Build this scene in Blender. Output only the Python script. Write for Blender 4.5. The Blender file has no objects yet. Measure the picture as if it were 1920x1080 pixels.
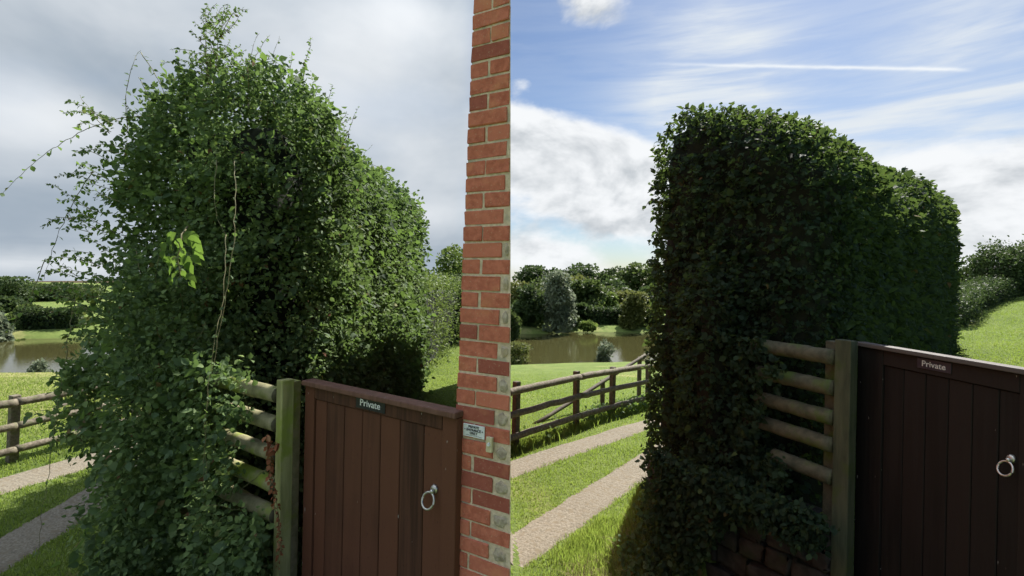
import bpy, bmesh, math, random
import numpy as np
from mathutils import Vector, Matrix

random.seed(7)
RNG = np.random.default_rng(11)
R = math.radians
scn = bpy.context.scene
COL = scn.collection

# ------------------------------------------------------------------ camera
CAM = np.array([0.0, 0.0, 2.1]); FPX = 960.0; ROLL = 0.02; HOR = 520.0
cd = bpy.data.cameras.new('camera'); cam = bpy.data.objects.new('camera', cd); COL.objects.link(cam)
cd.sensor_width = 36.0; cd.lens = 36.0 * FPX / 1920.0
cd.shift_y = (HOR - 540.0) / 1920.0
cd.clip_start = 0.05; cd.clip_end = 6000
cam.matrix_world = Matrix.Translation(CAM) @ Matrix.Rotation(R(90), 4, 'X') @ Matrix.Rotation(ROLL, 4, 'Z')
scn.camera = cam

# ------------------------------------------------------------------ sun, exposure
SUN_AZ, SUN_EL = R(31), R(46)          # azimuth measured from +Y towards +X
sd = bpy.data.lights.new('sun', 'SUN'); sun = bpy.data.objects.new('sun', sd); COL.objects.link(sun)
sd.energy = 5.0; sd.angle = R(0.6); sd.color = (1.0, 0.95, 0.86)
sdir = Vector((math.sin(SUN_AZ) * math.cos(SUN_EL), math.cos(SUN_AZ) * math.cos(SUN_EL), math.sin(SUN_EL)))
sun.rotation_euler = sdir.to_track_quat('Z', 'Y').to_euler(); sun.location = (10, 20, 30)
scn.view_settings.view_transform = 'Standard'; scn.view_settings.look = 'None'
scn.view_settings.gamma = 1.0; scn.view_settings.use_curve_mapping = False
scn.view_settings.exposure = 1.15
scn.cycles.max_bounces = 5; scn.cycles.diffuse_bounces = 3; scn.cycles.glossy_bounces = 2; scn.cycles.transmission_bounces = 3
scn.cycles.use_adaptive_sampling = True; scn.cycles.adaptive_threshold = 0.03
scn.cycles.use_denoising = True

# ------------------------------------------------------------------ projection helpers
_c, _s = math.cos(ROLL), math.sin(ROLL)
def raydir(px, py):
    x = (px - 960.0) / FPX; y = (HOR - py) / FPX
    return np.array([x * _c - y * _s, 1.0, x * _s + y * _c])
def P(px, py, D):
    return CAM + raydir(px, py) * D
def PZ(px, py, z):
    d = raydir(px, py); return CAM + d * ((z - CAM[2]) / d[2])

# ------------------------------------------------------------------ node expression helper
class E:
    def __init__(s, nt, sock): s.nt = nt; s.s = sock
    def _m(s, op, *a, clamp=False):
        n = s.nt.nodes.new('ShaderNodeMath'); n.operation = op; n.use_clamp = clamp
        for i, v in enumerate((s,) + a):
            if isinstance(v, E): s.nt.links.new(v.s, n.inputs[i])
            else: n.inputs[i].default_value = v
        return E(s.nt, n.outputs[0])
    def __add__(s, o): return s._m('ADD', o)
    __radd__ = __add__
    def __mul__(s, o): return s._m('MULTIPLY', o)
    __rmul__ = __mul__
    def __sub__(s, o): return s._m('SUBTRACT', o)
    def __rsub__(s, o): return (s * -1.0) + o
    def __truediv__(s, o): return s._m('DIVIDE', o)
    def f(s, op, *a): return s._m(op, *a)
    def clamp(s): return s._m('ADD', 0.0, clamp=True)
    def ss(s, a, b):
        n = s.nt.nodes.new('ShaderNodeMapRange'); n.interpolation_type = 'SMOOTHSTEP'
        n.inputs['From Min'].default_value = a; n.inputs['From Max'].default_value = b
        s.nt.links.new(s.s, n.inputs['Value']); return E(s.nt, n.outputs[0])
def noise(nt, vec, scale, detail=4, rough=0.55, dist=0.0, out='Fac'):
    n = nt.nodes.new('ShaderNodeTexNoise'); n.inputs['Scale'].default_value = scale
    n.inputs['Detail'].default_value = detail; n.inputs['Roughness'].default_value = rough
    n.inputs['Distortion'].default_value = dist
    if vec is not None: nt.links.new(vec, n.inputs['Vector'])
    return E(nt, n.outputs[out])
def mixc(nt, fac, a, b, blend='MIX'):
    n = nt.nodes.new('ShaderNodeMix'); n.data_type = 'RGBA'; n.blend_type = blend
    for i, v in ((0, fac), (6, a), (7, b)):
        if isinstance(v, E): nt.links.new(v.s, n.inputs[i])
        elif isinstance(v, bpy.types.NodeSocket): nt.links.new(v, n.inputs[i])
        elif i == 0: n.inputs[i].default_value = v
        else: n.inputs[i].default_value = (*v[:3], 1.0)
    return n.outputs[2]

# ------------------------------------------------------------------ world: sky with clouds
def build_world():
    w = bpy.data.worlds.new('World'); scn.world = w; w.use_nodes = True
    nt = w.node_tree; nt.nodes.clear()
    out = nt.nodes.new('ShaderNodeOutputWorld'); bg = nt.nodes.new('ShaderNodeBackground')
    STR = 0.05; bg.inputs['Strength'].default_value = STR
    nt.links.new(bg.outputs[0], out.inputs[0])
    sky = nt.nodes.new('ShaderNodeTexSky'); sky.sky_type = 'NISHITA'; sky.sun_disc = False
    sky.sun_elevation = SUN_EL; sky.sun_rotation = SUN_AZ
    sky.altitude = 50; sky.air_density = 1.0; sky.dust_density = 0.6; sky.ozone_density = 2.5
    tc = nt.nodes.new('ShaderNodeTexCoord'); sep = nt.nodes.new('ShaderNodeSeparateXYZ')
    nt.links.new(tc.outputs['Generated'], sep.inputs[0])
    X, Y, Z = (E(nt, sep.outputs[i]) for i in range(3))
    az = X.f('ARCTAN2', Y); el = Z.f('ARCSINE')
    den = Z.f('MAXIMUM', 0.0) + 0.10
    cmb = nt.nodes.new('ShaderNodeCombineXYZ')
    nt.links.new((X / den).s, cmb.inputs[0]); nt.links.new((Y / den).s, cmb.inputs[1]); cmb.inputs[2].default_value = 3.3
    q = cmb.outputs[0]
    cmb2 = nt.nodes.new('ShaderNodeCombineXYZ')      # az/el space for cumulus towers
    nt.links.new(az.s, cmb2.inputs[0]); nt.links.new((el * 1.7).s, cmb2.inputs[1]); cmb2.inputs[2].default_value = 1.7
    ae = cmb2.outputs[0]
    def dirp(px, py):
        d = raydir(px, py); d = d / np.linalg.norm(d)
        return math.atan2(d[0], d[1]), math.asin(d[2])
    def blob(px, py, sx, sy, amp):
        a0, e0 = dirp(px, py)
        a = (az - a0) / (sx / 960.0); e = (el - e0) / (sy / 960.0)
        return ((a * a + e * e) * -1.0).f('EXPONENT') * amp if False else (2.718281828 ** 0) * amp * E(nt, ((a * a + e * e) * -1.0)._m('EXPONENT').s)
    hyp = (X * X + Y * Y + 1e-4).f('SQRT')
    left = (X / hyp * -1.0).ss(0.0, 0.12)            # the overcast half of the sky
    # ---- cumulus, right-hand sky
    n1 = noise(nt, ae, 3.2, 6, 0.58, 0.25); n2 = noise(nt, ae, 9.0, 4, 0.6, 0.1)
    cov = None
    for b in [(980, 265, 170, 75, .34), (1090, 305, 150, 58, .30), (1225, 335, 120, 60, .26), (1120, 20, 85, 48, .32),
              (985, 152, 42, 18, .24), (1120, 385, 140, 22, .16), (1160, 425, 90, 24, .20), (1010, 470, 120, 40, .20),
              (1860, 345, 150, 60, .32), (1900, 30, 110, 45, .20), (1850, 430, 180, 60, .24),
              (1330, 155, 55, 10, -.1), (1300, 200, 100, 60, -.28), (1620, 60, 170, 55, -.36), (1650, 205, 150, 30, -.3),
              (1040, 110, 90, 40, -.18), (1120, 165, 110, 40, -.3)]:
        t = blob(*b); cov = t if cov is None else cov + t
    low = (el * -1.0).ss(-0.30, -0.02)
    d1 = (n1 * 0.85 + n2 * 0.25 + cov + low * 0.16).ss(0.66, 0.86)
    mps = nt.nodes.new('ShaderNodeMapping'); mps.inputs['Location'].default_value = (0.012, 0.045, 0); nt.links.new(ae, mps.inputs[0])
    n1s = noise(nt, mps.outputs[0], 3.2, 6, 0.58, 0.25)
    shade = ((n1s - n1) * 3.6 + n2 * 0.5 + cov * 0.30).ss(0.10, 0.86)
    # ---- cirrus veils
    mp = nt.nodes.new('ShaderNodeMapping'); mp.inputs['Rotation'].default_value = (0, 0, R(-24)); mp.inputs['Scale'].default_value = (1.0, 5.0, 1)
    nt.links.new(ae, mp.inputs[0])
    c1 = noise(nt, mp.outputs[0], 2.6, 5, 0.55, 0.6); c2 = noise(nt, ae, 1.8, 3, 0.5, 0.3)
    veil = blob(1360, 105, 120, 105, .85) + blob(1270, 195, 110, 65, .55) + blob(1460, 250, 160, 60, .55) + \
        blob(1830, 110, 100, 120, .75) + blob(1650, 290, 260, 45, .55) + blob(1830, 250, 150, 60, .4)
    streak = (c1 * 0.75 + c2 * 0.25 + noise(nt, mp.outputs[0], 9.0, 4, 0.6, 0.3) * 0.18 - 0.09).ss(0.36, 0.62)
    ci = ((veil * 1.35).clamp() * (streak * 0.62 + 0.30) + streak * 0.10).clamp()
    # ---- contrail: a band along a great circle
    a = raydir(1160, 119); b = raydir(1840, 131); nrm = np.cross(a, b); nrm /= np.linalg.norm(nrm)
    dv = X * float(nrm[0]) + Y * float(nrm[1]) + Z * float(nrm[2])
    wob = (noise(nt, ae, 30.0, 3, 0.6) - 0.5) * 0.004
    a0, _ = dirp(1160, 119); a1, _ = dirp(1840, 131); am, _ = dirp(1450, 125)
    ww = az.ss(a0, a1)
    dvn = (dv + wob) / 0.0027
    tr = E(nt, ((dvn * dvn) * -1.0)._m('EXPONENT').s) * az.ss(a0, am) * (az * -1.0).ss(-a1, -a1 + 0.04) * (noise(nt, ae, 14, 4, 0.6) + 0.35).clamp()
    # ---- colours, in scene-linear radiance
    k = 0.5 / STR
    skyc = mixc(nt, 1.0, sky.outputs[0], (0.75, 0.82, 0.90), 'MULTIPLY')
    cum = mixc(nt, shade, (0.84 * k, 0.86 * k, 0.88 * k), (0.50 * k, 0.535 * k, 0.57 * k))
    col = mixc(nt, ci, skyc, (0.70 * k, 0.75 * k, 0.80 * k))
    col = mixc(nt, (tr * 1.1).clamp(), col, (0.80 * k, 0.84 * k, 0.88 * k))
    col = mixc(nt, d1, col, cum)
    # ---- overcast left-hand sky
    o1 = noise(nt, q, 0.55, 4, 0.55, 0.3); o2 = noise(nt, ae, 2.4, 5, 0.55, 0.3)
    bright = blob(60, 225, 130, 60, .38) + blob(770, 40, 120, 55, .26) + blob(470, 30, 200, 80, .10) + blob(780, 400, 120, 30, .22) + blob(40, 495, 150, 14, .20) + blob(640, 190, 160, 60, .10) \
        + blob(120, 120, 170, 45, -.14) + blob(60, 430, 150, 70, -.10)
    ov = (o1 * 0.30 + o2 * 0.70 + bright).ss(0.28, 0.90)
    ovc = mixc(nt, ov, (0.32 * k, 0.385 * k, 0.46 * k), (0.76 * k, 0.79 * k, 0.82 * k))
    hint = (noise(nt, ae, 3.0, 5, 0.5).ss(0.5, 0.75)) * 0.25
    ovc = mixc(nt, hint, ovc, (0.30 * k, 0.42 * k, 0.60 * k))
    cie = el.ss(0.35, 1.15) * 1.7 + 1.0         # an overcast sky grows brighter towards the zenith
    cc3 = nt.nodes.new('ShaderNodeCombineXYZ')
    for i in range(3): nt.links.new(cie.s, cc3.inputs[i])
    ovc = mixc(nt, 1.0, ovc, cc3.outputs[0], 'MULTIPLY')
    col = mixc(nt, left, col, ovc)
    nt.links.new(col, bg.inputs['Color'])
    w.cycles.sampling_method = 'MANUAL'; w.cycles.sample_map_resolution = 512
build_world()

# ------------------------------------------------------------------ object helpers
def tag(o, label=None, cat=None, group=None, kind=None):
    if label: o['label'] = label
    if cat: o['category'] = cat
    if group: o['group'] = group
    if kind: o['kind'] = kind
    return o
def link(name, me, parent=None, mats=()):
    o = bpy.data.objects.new(name, me); COL.objects.link(o)
    if parent is not None: o.parent = parent
    for m in mats: me.materials.append(m)
    return o
def empty(name, loc=(0, 0, 0), rz=0.0):
    o = bpy.data.objects.new(name, None); COL.objects.link(o); o.empty_display_size = 0.2
    o.location = loc; o.rotation_euler = (0, 0, rz); return o
def npmesh(name, V, loops, sizes, attr=None, matidx=None, smooth=False):
    me = bpy.data.meshes.new(name)
    V = np.ascontiguousarray(V, dtype=np.float32); loops = np.ascontiguousarray(loops, dtype=np.int32).ravel()
    sizes = np.asarray(sizes, dtype=np.int32)
    me.vertices.add(len(V)); me.vertices.foreach_set('co', V.ravel())
    me.loops.add(len(loops)); me.loops.foreach_set('vertex_index', loops)
    me.polygons.add(len(sizes))
    st = np.zeros(len(sizes), dtype=np.int32); st[1:] = np.cumsum(sizes)[:-1]
    me.polygons.foreach_set('loop_start', st)
    if matidx is not None: me.polygons.foreach_set('material_index', np.asarray(matidx, dtype=np.int32))
    if smooth: me.polygons.foreach_set('use_smooth', np.ones(len(sizes), dtype=bool))
    me.update(calc_edges=True)
    if attr is not None:
        at = me.attributes.new('rnd', 'FLOAT', 'FACE'); at.data.foreach_set('value', np.asarray(attr, dtype=np.float32))
    return me
def bm_mesh(name, bm, smooth=False):
    bmesh.ops.recalc_face_normals(bm, faces=bm.faces)
    me = bpy.data.meshes.new(name); bm.to_mesh(me); bm.free()
    if smooth:
        me.polygons.foreach_set('use_smooth', np.ones(len(me.polygons), dtype=bool))
    return me
def box_bm(x0, x1, y0, y1, z0, z1, bev=0.0, bm=None, seg=1):
    b = bmesh.new()
    vs = [b.verts.new(p) for p in ((x0, y0, z0), (x1, y0, z0), (x1, y1, z0), (x0, y1, z0), (x0, y0, z1), (x1, y0, z1), (x1, y1, z1), (x0, y1, z1))]
    for f in ((0, 3, 2, 1), (4, 5, 6, 7), (0, 1, 5, 4), (1, 2, 6, 5), (2, 3, 7, 6), (3, 0, 4, 7)):
        b.faces.new([vs[i] for i in f])
    if bev > 0: bmesh.ops.bevel(b, geom=list(b.edges), offset=bev, segments=seg, affect='EDGES', profile=0.6)
    if bm is None: return b
    tmp = bpy.data.meshes.new('t'); b.to_mesh(tmp); b.free(); bm.from_mesh(tmp); bpy.data.meshes.remove(tmp); return bm
def tube_arrays(pts, rads, n=6, jit=0.0, cap=True, rng=None):
    pts = np.asarray(pts, float); k = len(pts); rads = np.broadcast_to(np.asarray(rads, float), (k,))
    V = []; F = []; up = np.array([0, 0, 1.0])
    for i in range(k):
        t = pts[min(i + 1, k - 1)] - pts[max(i - 1, 0)]; t /= (np.linalg.norm(t) + 1e-9)
        ref = up if abs(t[2]) < 0.93 else np.array([1.0, 0, 0])
        a = np.cross(t, ref); a /= np.linalg.norm(a); b = np.cross(a, t)
        for j in range(n):
            th = 2 * math.pi * j / n; r = rads[i]
            if jit and rng is not None: r *= 1 + rng.uniform(-jit, jit)
            V.append(pts[i] + (a * math.cos(th) + b * math.sin(th)) * r)
    for i in range(k - 1):
        for j in range(n):
            F.append([i * n + j, i * n + (j + 1) % n, (i + 1) * n + (j + 1) % n, (i + 1) * n + j])
    if cap:
        F.append(list(range(n))[::-1]); F.append([(k - 1) * n + j for j in range(n)])
    return np.array(V), F
def from_faces(name, V, F, smooth=True, attr=None, matidx=None):
    return npmesh(name, V, np.concatenate([np.asarray(f) for f in F]), [len(f) for f in F], attr, matidx, smooth)
# vectorised value noise
_lat = RNG.random((64, 64, 64)).astype(np.float32)
def vnoise(p, scale=1.0):
    p = np.asarray(p) * scale + 100.37; i = np.floor(p).astype(int); f = p - i; f = f * f * (3 - 2 * f); i &= 63; j = (i + 1) & 63
    def L(a, b, c): return _lat[a, b, c]
    x0, y0, z0 = i[..., 0], i[..., 1], i[..., 2]; x1, y1, z1 = j[..., 0], j[..., 1], j[..., 2]
    fx, fy, fz = f[..., 0], f[..., 1], f[..., 2]
    c00 = L(x0, y0, z0) * (1 - fx) + L(x1, y0, z0) * fx; c10 = L(x0, y1, z0) * (1 - fx) + L(x1, y1, z0) * fx
    c01 = L(x0, y0, z1) * (1 - fx) + L(x1, y0, z1) * fx; c11 = L(x0, y1, z1) * (1 - fx) + L(x1, y1, z1) * fx
    c0 = c00 * (1 - fy) + c10 * fy; c1 = c01 * (1 - fy) + c11 * fy
    return (c0 * (1 - fz) + c1 * fz) * 2 - 1

# ------------------------------------------------------------------ materials
def new_mat(name):
    m = bpy.data.materials.new(name); m.use_nodes = True; nt = m.node_tree
    b = nt.nodes['Principled BSDF']; return m, nt, b
def objcoord(nt):
    tc = nt.nodes.new('ShaderNodeTexCoord'); return tc.outputs['Object']
def worldpos(nt):
    g = nt.nodes.new('ShaderNodeNewGeometry'); return g.outputs['Position']
def ramp(nt, fac, stops):
    n = nt.nodes.new('ShaderNodeValToRGB'); cr = n.color_ramp
    while len(cr.elements) < len(stops): cr.elements.new(0.5)
    for e, (p, c) in zip(cr.elements, stops): e.position = p; e.color = (*c, 1)
    nt.links.new(fac.s if isinstance(fac, E) else fac, n.inputs[0]); return n.outputs[0]
def bump(nt, b, h, strength=0.4, dist=0.02):
    n = nt.nodes.new('ShaderNodeBump'); n.inputs['Strength'].default_value = strength; n.inputs['Distance'].default_value = dist
    nt.links.new(h.s if isinstance(h, E) else h, n.inputs['Height']); nt.links.new(n.outputs[0], b.inputs['Normal'])
def leaf_mat(name, stops, trans=(0.25, 0.42, 0.05), tf=0.35, rough=0.65, spec=0.10):
    m, nt, b = new_mat(name)
    at = nt.nodes.new('ShaderNodeAttribute'); at.attribute_name = 'rnd'
    c = ramp(nt, at.outputs['Fac'], stops)
    nt.links.new(c, b.inputs['Base Color']); b.inputs['Roughness'].default_value = rough
    b.inputs['Specular IOR Level'].default_value = spec
    t = nt.nodes.new('ShaderNodeBsdfTranslucent')
    tcol = mixc(nt, 0.55, c, trans); nt.links.new(tcol, t.inputs['Color'])
    mx = nt.nodes.new('ShaderNodeMixShader'); mx.inputs[0].default_value = tf
    nt.links.new(b.outputs[0], mx.inputs[1]); nt.links.new(t.outputs[0], mx.inputs[2])
    nt.links.new(mx.outputs[0], nt.nodes['Material Output'].inputs[0]); return m
def noisy_mat(name, c0, c1, scale=6.0, rough=0.8, bmp=0.3, stretch=(1, 1, 1), detail=6, c2=None, spec=0.3, world=False, bdist=0.01):
    m, nt, b = new_mat(name)
    src = worldpos(nt) if world else objcoord(nt)
    mp = nt.nodes.new('ShaderNodeMapping'); mp.inputs['Scale'].default_value = stretch; nt.links.new(src, mp.inputs[0])
    n = noise(nt, mp.outputs[0], scale, detail, 0.6, 0.2)
    c = mixc(nt, n.ss(0.3, 0.7), c0, c1)
    if c2 is not None:
        c = mixc(nt, noise(nt, src, scale * 0.35, 4).ss(0.5, 0.68), c, c2)
    nt.links.new(c, b.inputs['Base Color']); b.inputs['Roughness'].default_value = rough
    b.inputs['Specular IOR Level'].default_value = spec
    if bmp: bump(nt, b, n, bmp, bdist)
    return m
M = {}
M['leaf_wild'] = leaf_mat('leaf_wild', [(0.0, (.042, .068, .032)), (0.35, (.094, .146, .060)), (0.7, (.156, .226, .084)), (0.93, (.23, .30, .10)), (0.975, (.20, .18, .08)), (1.0, (.15, .07, .04))], trans=(.20, .32, .07), tf=.30)
M['leaf_bright'] = leaf_mat('leaf_bright', [(0.0, (.07, .125, .035)), (0.6, (.115, .185, .055)), (0.92, (.165, .23, .065)), (1.0, (.24, .17, .06))], tf=0.42)
M['leaf_bramble'] = leaf_mat('leaf_bramble', [(0.0, (.055, .088, .052)), (0.6, (.10, .152, .08)), (0.9, (.15, .21, .09)), (1.0, (.13, .10, .04))], rough=0.65, spec=0.12)
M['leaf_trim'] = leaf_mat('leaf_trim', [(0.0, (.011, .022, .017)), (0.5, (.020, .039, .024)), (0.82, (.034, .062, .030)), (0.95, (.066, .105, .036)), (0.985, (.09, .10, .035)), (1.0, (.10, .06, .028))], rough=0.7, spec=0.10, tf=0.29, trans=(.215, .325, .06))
M['leaf_dead'] = leaf_mat('leaf_dead', [(0.0, (.16, .06, .03)), (0.6, (.26, .10, .05)), (1.0, (.34, .19, .10))], trans=(.4, .15, .05), tf=0.25, rough=0.7)
M['grass'] = leaf_mat('grass', [(0.0, (.070, .110, .028)), (0.5, (.135, .190, .054)), (0.85, (.22, .25, .088)), (1.0, (.30, .27, .12))], trans=(.40, .55, .07), tf=0.48, rough=0.6, spec=0.2)
M['hay'] = leaf_mat('hay', [(0.0, (.16, .12, .06)), (1.0, (.36, .30, .18))], trans=(.4, .35, .2), tf=0.2, rough=0.8)
def tree_leaf(name, a, b_, c_):
    return leaf_mat(name, [(0.0, a), (0.55, b_), (1.0, c_)], trans=tuple(min(1, x * 1.8) for x in c_), tf=0.28, rough=0.6, spec=0.2)
M['tree_dark'] = tree_leaf('tree_dark', (.022, .040, .014), (.040, .068, .022), (.070, .105, .032))
M['tree_mid'] = tree_leaf('tree_mid', (.032, .056, .016), (.060, .092, .026), (.095, .130, .036))
M['tree_olive'] = tree_leaf('tree_olive', (.055, .072, .020), (.095, .115, .032), (.140, .155, .045))
M['tree_silver'] = tree_leaf('tree_silver', (.075, .105, .062), (.125, .160, .098), (.21, .24, .165))
M['tree_lime'] = tree_leaf('tree_lime', (.060, .10, .020), (.10, .155, .032), (.15, .20, .05))
M['bark'] = noisy_mat('bark', (.05, .04, .03), (.12, .10, .075), 18, 0.9, 0.5, (1, 1, .3))
M['twig'] = noisy_mat('twig', (.008, .011, .007), (.020, .025, .014), 20, 0.95, 0.4)  # near-black for the hedge cores, shade between leaves put into the colour
M['stem'] = noisy_mat('stem', (.13, .13, .06), (.22, .20, .10), 30, 0.7, 0.1)
M['stem_red'] = noisy_mat('stem_red', (.10, .06, .035), (.16, .12, .05), 30, 0.7, 0.1)
M['fence_wood'] = noisy_mat('fence_wood', (.085, .07, .05), (.21, .185, .14), 22, 0.85, 0.5, (1, 1, 1), c2=(.12, .13, .06))
M['fence_dark'] = noisy_mat('fence_dark', (.06, .05, .04), (.13, .11, .085), 22, 0.85, 0.5, (1, 1, 1), c2=(.09, .09, .045))
M['log_moss'] = noisy_mat('log_moss', (.17, .165, .085), (.30, .275, .165), 14, 0.85, 0.5, (1, 1, 1), c2=(.20, .26, .035), world=True)
M['post_moss'] = noisy_mat('post_moss', (.22, .225, .095), (.37, .365, .17), 20, 0.85, 0.5, (1, 1, .15), c2=(.24, .29, .06), world=True)
M['log_shaded'] = noisy_mat('log_shaded', (.05, .052, .034), (.10, .098, .065), 14, 0.9, 0.5, (1, 1, 1), c2=(.060, .092, .020), world=True)  # darker copy of the mossy logs, right-hand shade put into the colour
M['post_shaded'] = noisy_mat('post_shaded', (.036, .044, .026), (.07, .078, .046), 20, 0.9, 0.5, (1, 1, .15), c2=(.05, .066, .022), world=True)  # mossy post darkened, the shade on the right post is in its colour
M['log_end'] = noisy_mat('log_end', (.06, .055, .035), (.11, .10, .06), 30, 0.9, 0.3)
def wood_mat(name, a, b_, c_, flecks=True):
    m, nt, b = new_mat(name); src = objcoord(nt)
    oi = nt.nodes.new('ShaderNodeObjectInfo')
    mp = nt.nodes.new('ShaderNodeMapping'); mp.inputs['Scale'].default_value = (30, 30, 1.3); nt.links.new(src, mp.inputs[0])
    ad = nt.nodes.new('ShaderNodeVectorMath'); ad.operation = 'ADD'; nt.links.new(mp.outputs[0], ad.inputs[0])
    cc = nt.nodes.new('ShaderNodeCombineXYZ'); nt.links.new((E(nt, oi.outputs['Random']) * 40.0).s, cc.inputs[2]); nt.links.new(cc.outputs[0], ad.inputs[1])
    n = noise(nt, ad.outputs[0], 1.0, 6, 0.6, 0.4)
    big = noise(nt, src, 3.0, 4, 0.5)
    c = mixc(nt, n.ss(0.34, 0.66), a, b_)
    c = mixc(nt, (E(nt, oi.outputs['Random']) * 0.75 + big * 0.5).ss(0.35, 0.95), c, c_)
    if flecks:      # bird lime and scraped paint: white vertical streaks
        mp2 = nt.nodes.new('ShaderNodeMapping'); mp2.inputs['Scale'].default_value = (75, 75, 13); nt.links.new(src, mp2.inputs[0])
        fl = noise(nt, mp2.outputs[0], 1.0, 2, 0.5).ss(0.745, 0.765)
        c = mixc(nt, fl * 0.8, c, (.55, .53, .50))
        mp3 = nt.nodes.new('ShaderNodeMapping'); mp3.inputs['Scale'].default_value = (60, 60, 40); nt.links.new(src, mp3.inputs[0])
        dirt = noise(nt, mp3.outputs[0], 1.0, 3, 0.6).ss(0.62, 0.75)
        c = mixc(nt, dirt * 0.35, c, tuple(x * 0.45 for x in a))
    nt.links.new(c, b.inputs['Base Color'])
    nt.links.new((n * 0.25 + 0.55).s, b.inputs['Roughness']); b.inputs['Specular IOR Level'].default_value = 0.18
    bump(nt, b, n, 0.45, 0.006); return m
M['gate_red'] = wood_mat('gate_red', (.044, .021, .014), (.090, .041, .026), (.120, .050, .030))
M['gate_shaded'] = wood_mat('gate_shaded', (.0070, .0062, .0058), (.0125, .0102, .0092), (.0150, .0112, .0098))  # darker copy of the red gate wood, its shade partly painted in
M['gate_cap'] = wood_mat('gate_cap', (.095, .050, .036), (.165, .090, .068), (.15, .075, .055))
M['gate_cap_grey'] = wood_mat('gate_cap_grey', (.05, .045, .043), (.10, .092, .09), (.085, .075, .072))
M['gap'] = noisy_mat('gap', (.008, .006, .005), (.015, .011, .009), 10, 0.95, 0)
M['sign_black'] = noisy_mat('sign_black', (.012, .013, .022), (.022, .023, .034), 40, 0.35, 0.02)
M['sign_white'] = noisy_mat('sign_white', (.62, .66, .68), (.74, .77, .78), 30, 0.4, 0.02)
M['letter_white'] = noisy_mat('letter_white', (.66, .68, .68), (.78, .79, .79), 60, 0.5, 0.0)
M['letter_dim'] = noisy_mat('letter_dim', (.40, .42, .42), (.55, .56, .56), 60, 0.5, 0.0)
M['letter_dark'] = noisy_mat('letter_dark', (.03, .03, .045), (.06, .06, .075), 60, 0.5, 0.0)
M['bell'] = noisy_mat('bell', (.52, .47, .30), (.62, .56, .38), 30, 0.4, 0.02)
def metal():
    m, nt, b = new_mat('ring_metal'); b.inputs['Metallic'].default_value = 0.9
    n = noise(nt, objcoord(nt), 60, 4); nt.links.new(mixc(nt, n, (.42, .41, .39), (.62, .61, .58)), b.inputs['Base Color'])
    b.inputs['Roughness'].default_value = 0.42; return m
M['metal'] = metal()
M['mortar'] = noisy_mat('mortar', (.50, .40, .28), (.68, .57, .43), 45, 0.95, 0.7, c2=(.40, .36, .28), bdist=0.006)
def brick_mat():
    m, nt, b = new_mat('brick'); src = worldpos(nt); oi = nt.nodes.new('ShaderNodeObjectInfo')
    rnd = E(nt, oi.outputs['Random'])
    n = noise(nt, src, 30, 7, 0.65, 0.3); big = noise(nt, src, 7, 3, 0.5)
    c = mixc(nt, n.ss(0.3, 0.7), (.37, .108, .068), (.55, .185, .120))
    c = mixc(nt, rnd.ss(0.35, 1.0) * 0.8, c, (.54, .185, .12))
    c = mixc(nt, (rnd * -1.0).ss(-0.22, -0.12) * 0.7, c, (.25, .072, .055))
    c = mixc(nt, (big.ss(0.56, 0.72)) * 0.55, c, (.58, .25, .13))
    fl = noise(nt, src, 110, 3, 0.6).ss(0.60, 0.70)
    c = mixc(nt, fl * 0.5, c, (.50, .36, .24))
    nt.links.new(c, b.inputs['Base Color']); b.inputs['Roughness'].default_value = 0.9; b.inputs['Specular IOR Level'].default_value = 0.2
    bump(nt, b, noise(nt, src, 60, 8, 0.7), 0.6, 0.004); return m
M['brick'] = brick_mat()
def brick_wall_mat():     # plain faces of the house that the photograph does not show
    m, nt, b = new_mat('brick_wall'); t = nt.nodes.new('ShaderNodeTexBrick')
    tc = objcoord(nt); sp = nt.nodes.new('ShaderNodeSeparateXYZ'); nt.links.new(tc, sp.inputs[0])
    cb = nt.nodes.new('ShaderNodeCombineXYZ'); nt.links.new((E(nt, sp.outputs[0]) + E(nt, sp.outputs[1])).s, cb.inputs[0]); nt.links.new(sp.outputs[2], cb.inputs[1])
    nt.links.new(cb.outputs[0], t.inputs['Vector']); t.inputs['Scale'].default_value = 1.0
    t.inputs['Brick Width'].default_value = 0.225; t.inputs['Row Height'].default_value = 0.075; t.inputs['Mortar Size'].default_value = 0.006
    t.inputs['Color1'].default_value = (.28, .07, .037, 1); t.inputs['Color2'].default_value = (.36, .11, .055, 1); t.inputs['Mortar'].default_value = (.38, .33, .25, 1)
    nt.links.new(t.outputs[0], b.inputs['Base Color']); b.inputs['Roughness'].default_value = 0.9
    bump(nt, b, E(nt, t.outputs['Fac']) * -1.0, 0.6, 0.01); return m
M['brick_wall'] = brick_wall_mat()
M['flint'] = noisy_mat('flint', (.27, .225, .17), (.50, .43, .33), 40, 0.8, 0.6, c2=(.45, .36, .25))
M['stone'] = noisy_mat('stone', (.020, .018, .016), (.055, .048, .042), 9, 0.95, 0.8, c2=(.032, .040, .024))
M['concrete'] = noisy_mat('concrete', (.110, .095, .070), (.235, .208, .162), 42, 0.95, 0.9, c2=(.155, .128, .088), world=True, bdist=0.006)
M['slate'] = noisy_mat('slate', (.05, .05, .055), (.09, .09, .10), 8, 0.8, 0.3)
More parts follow.
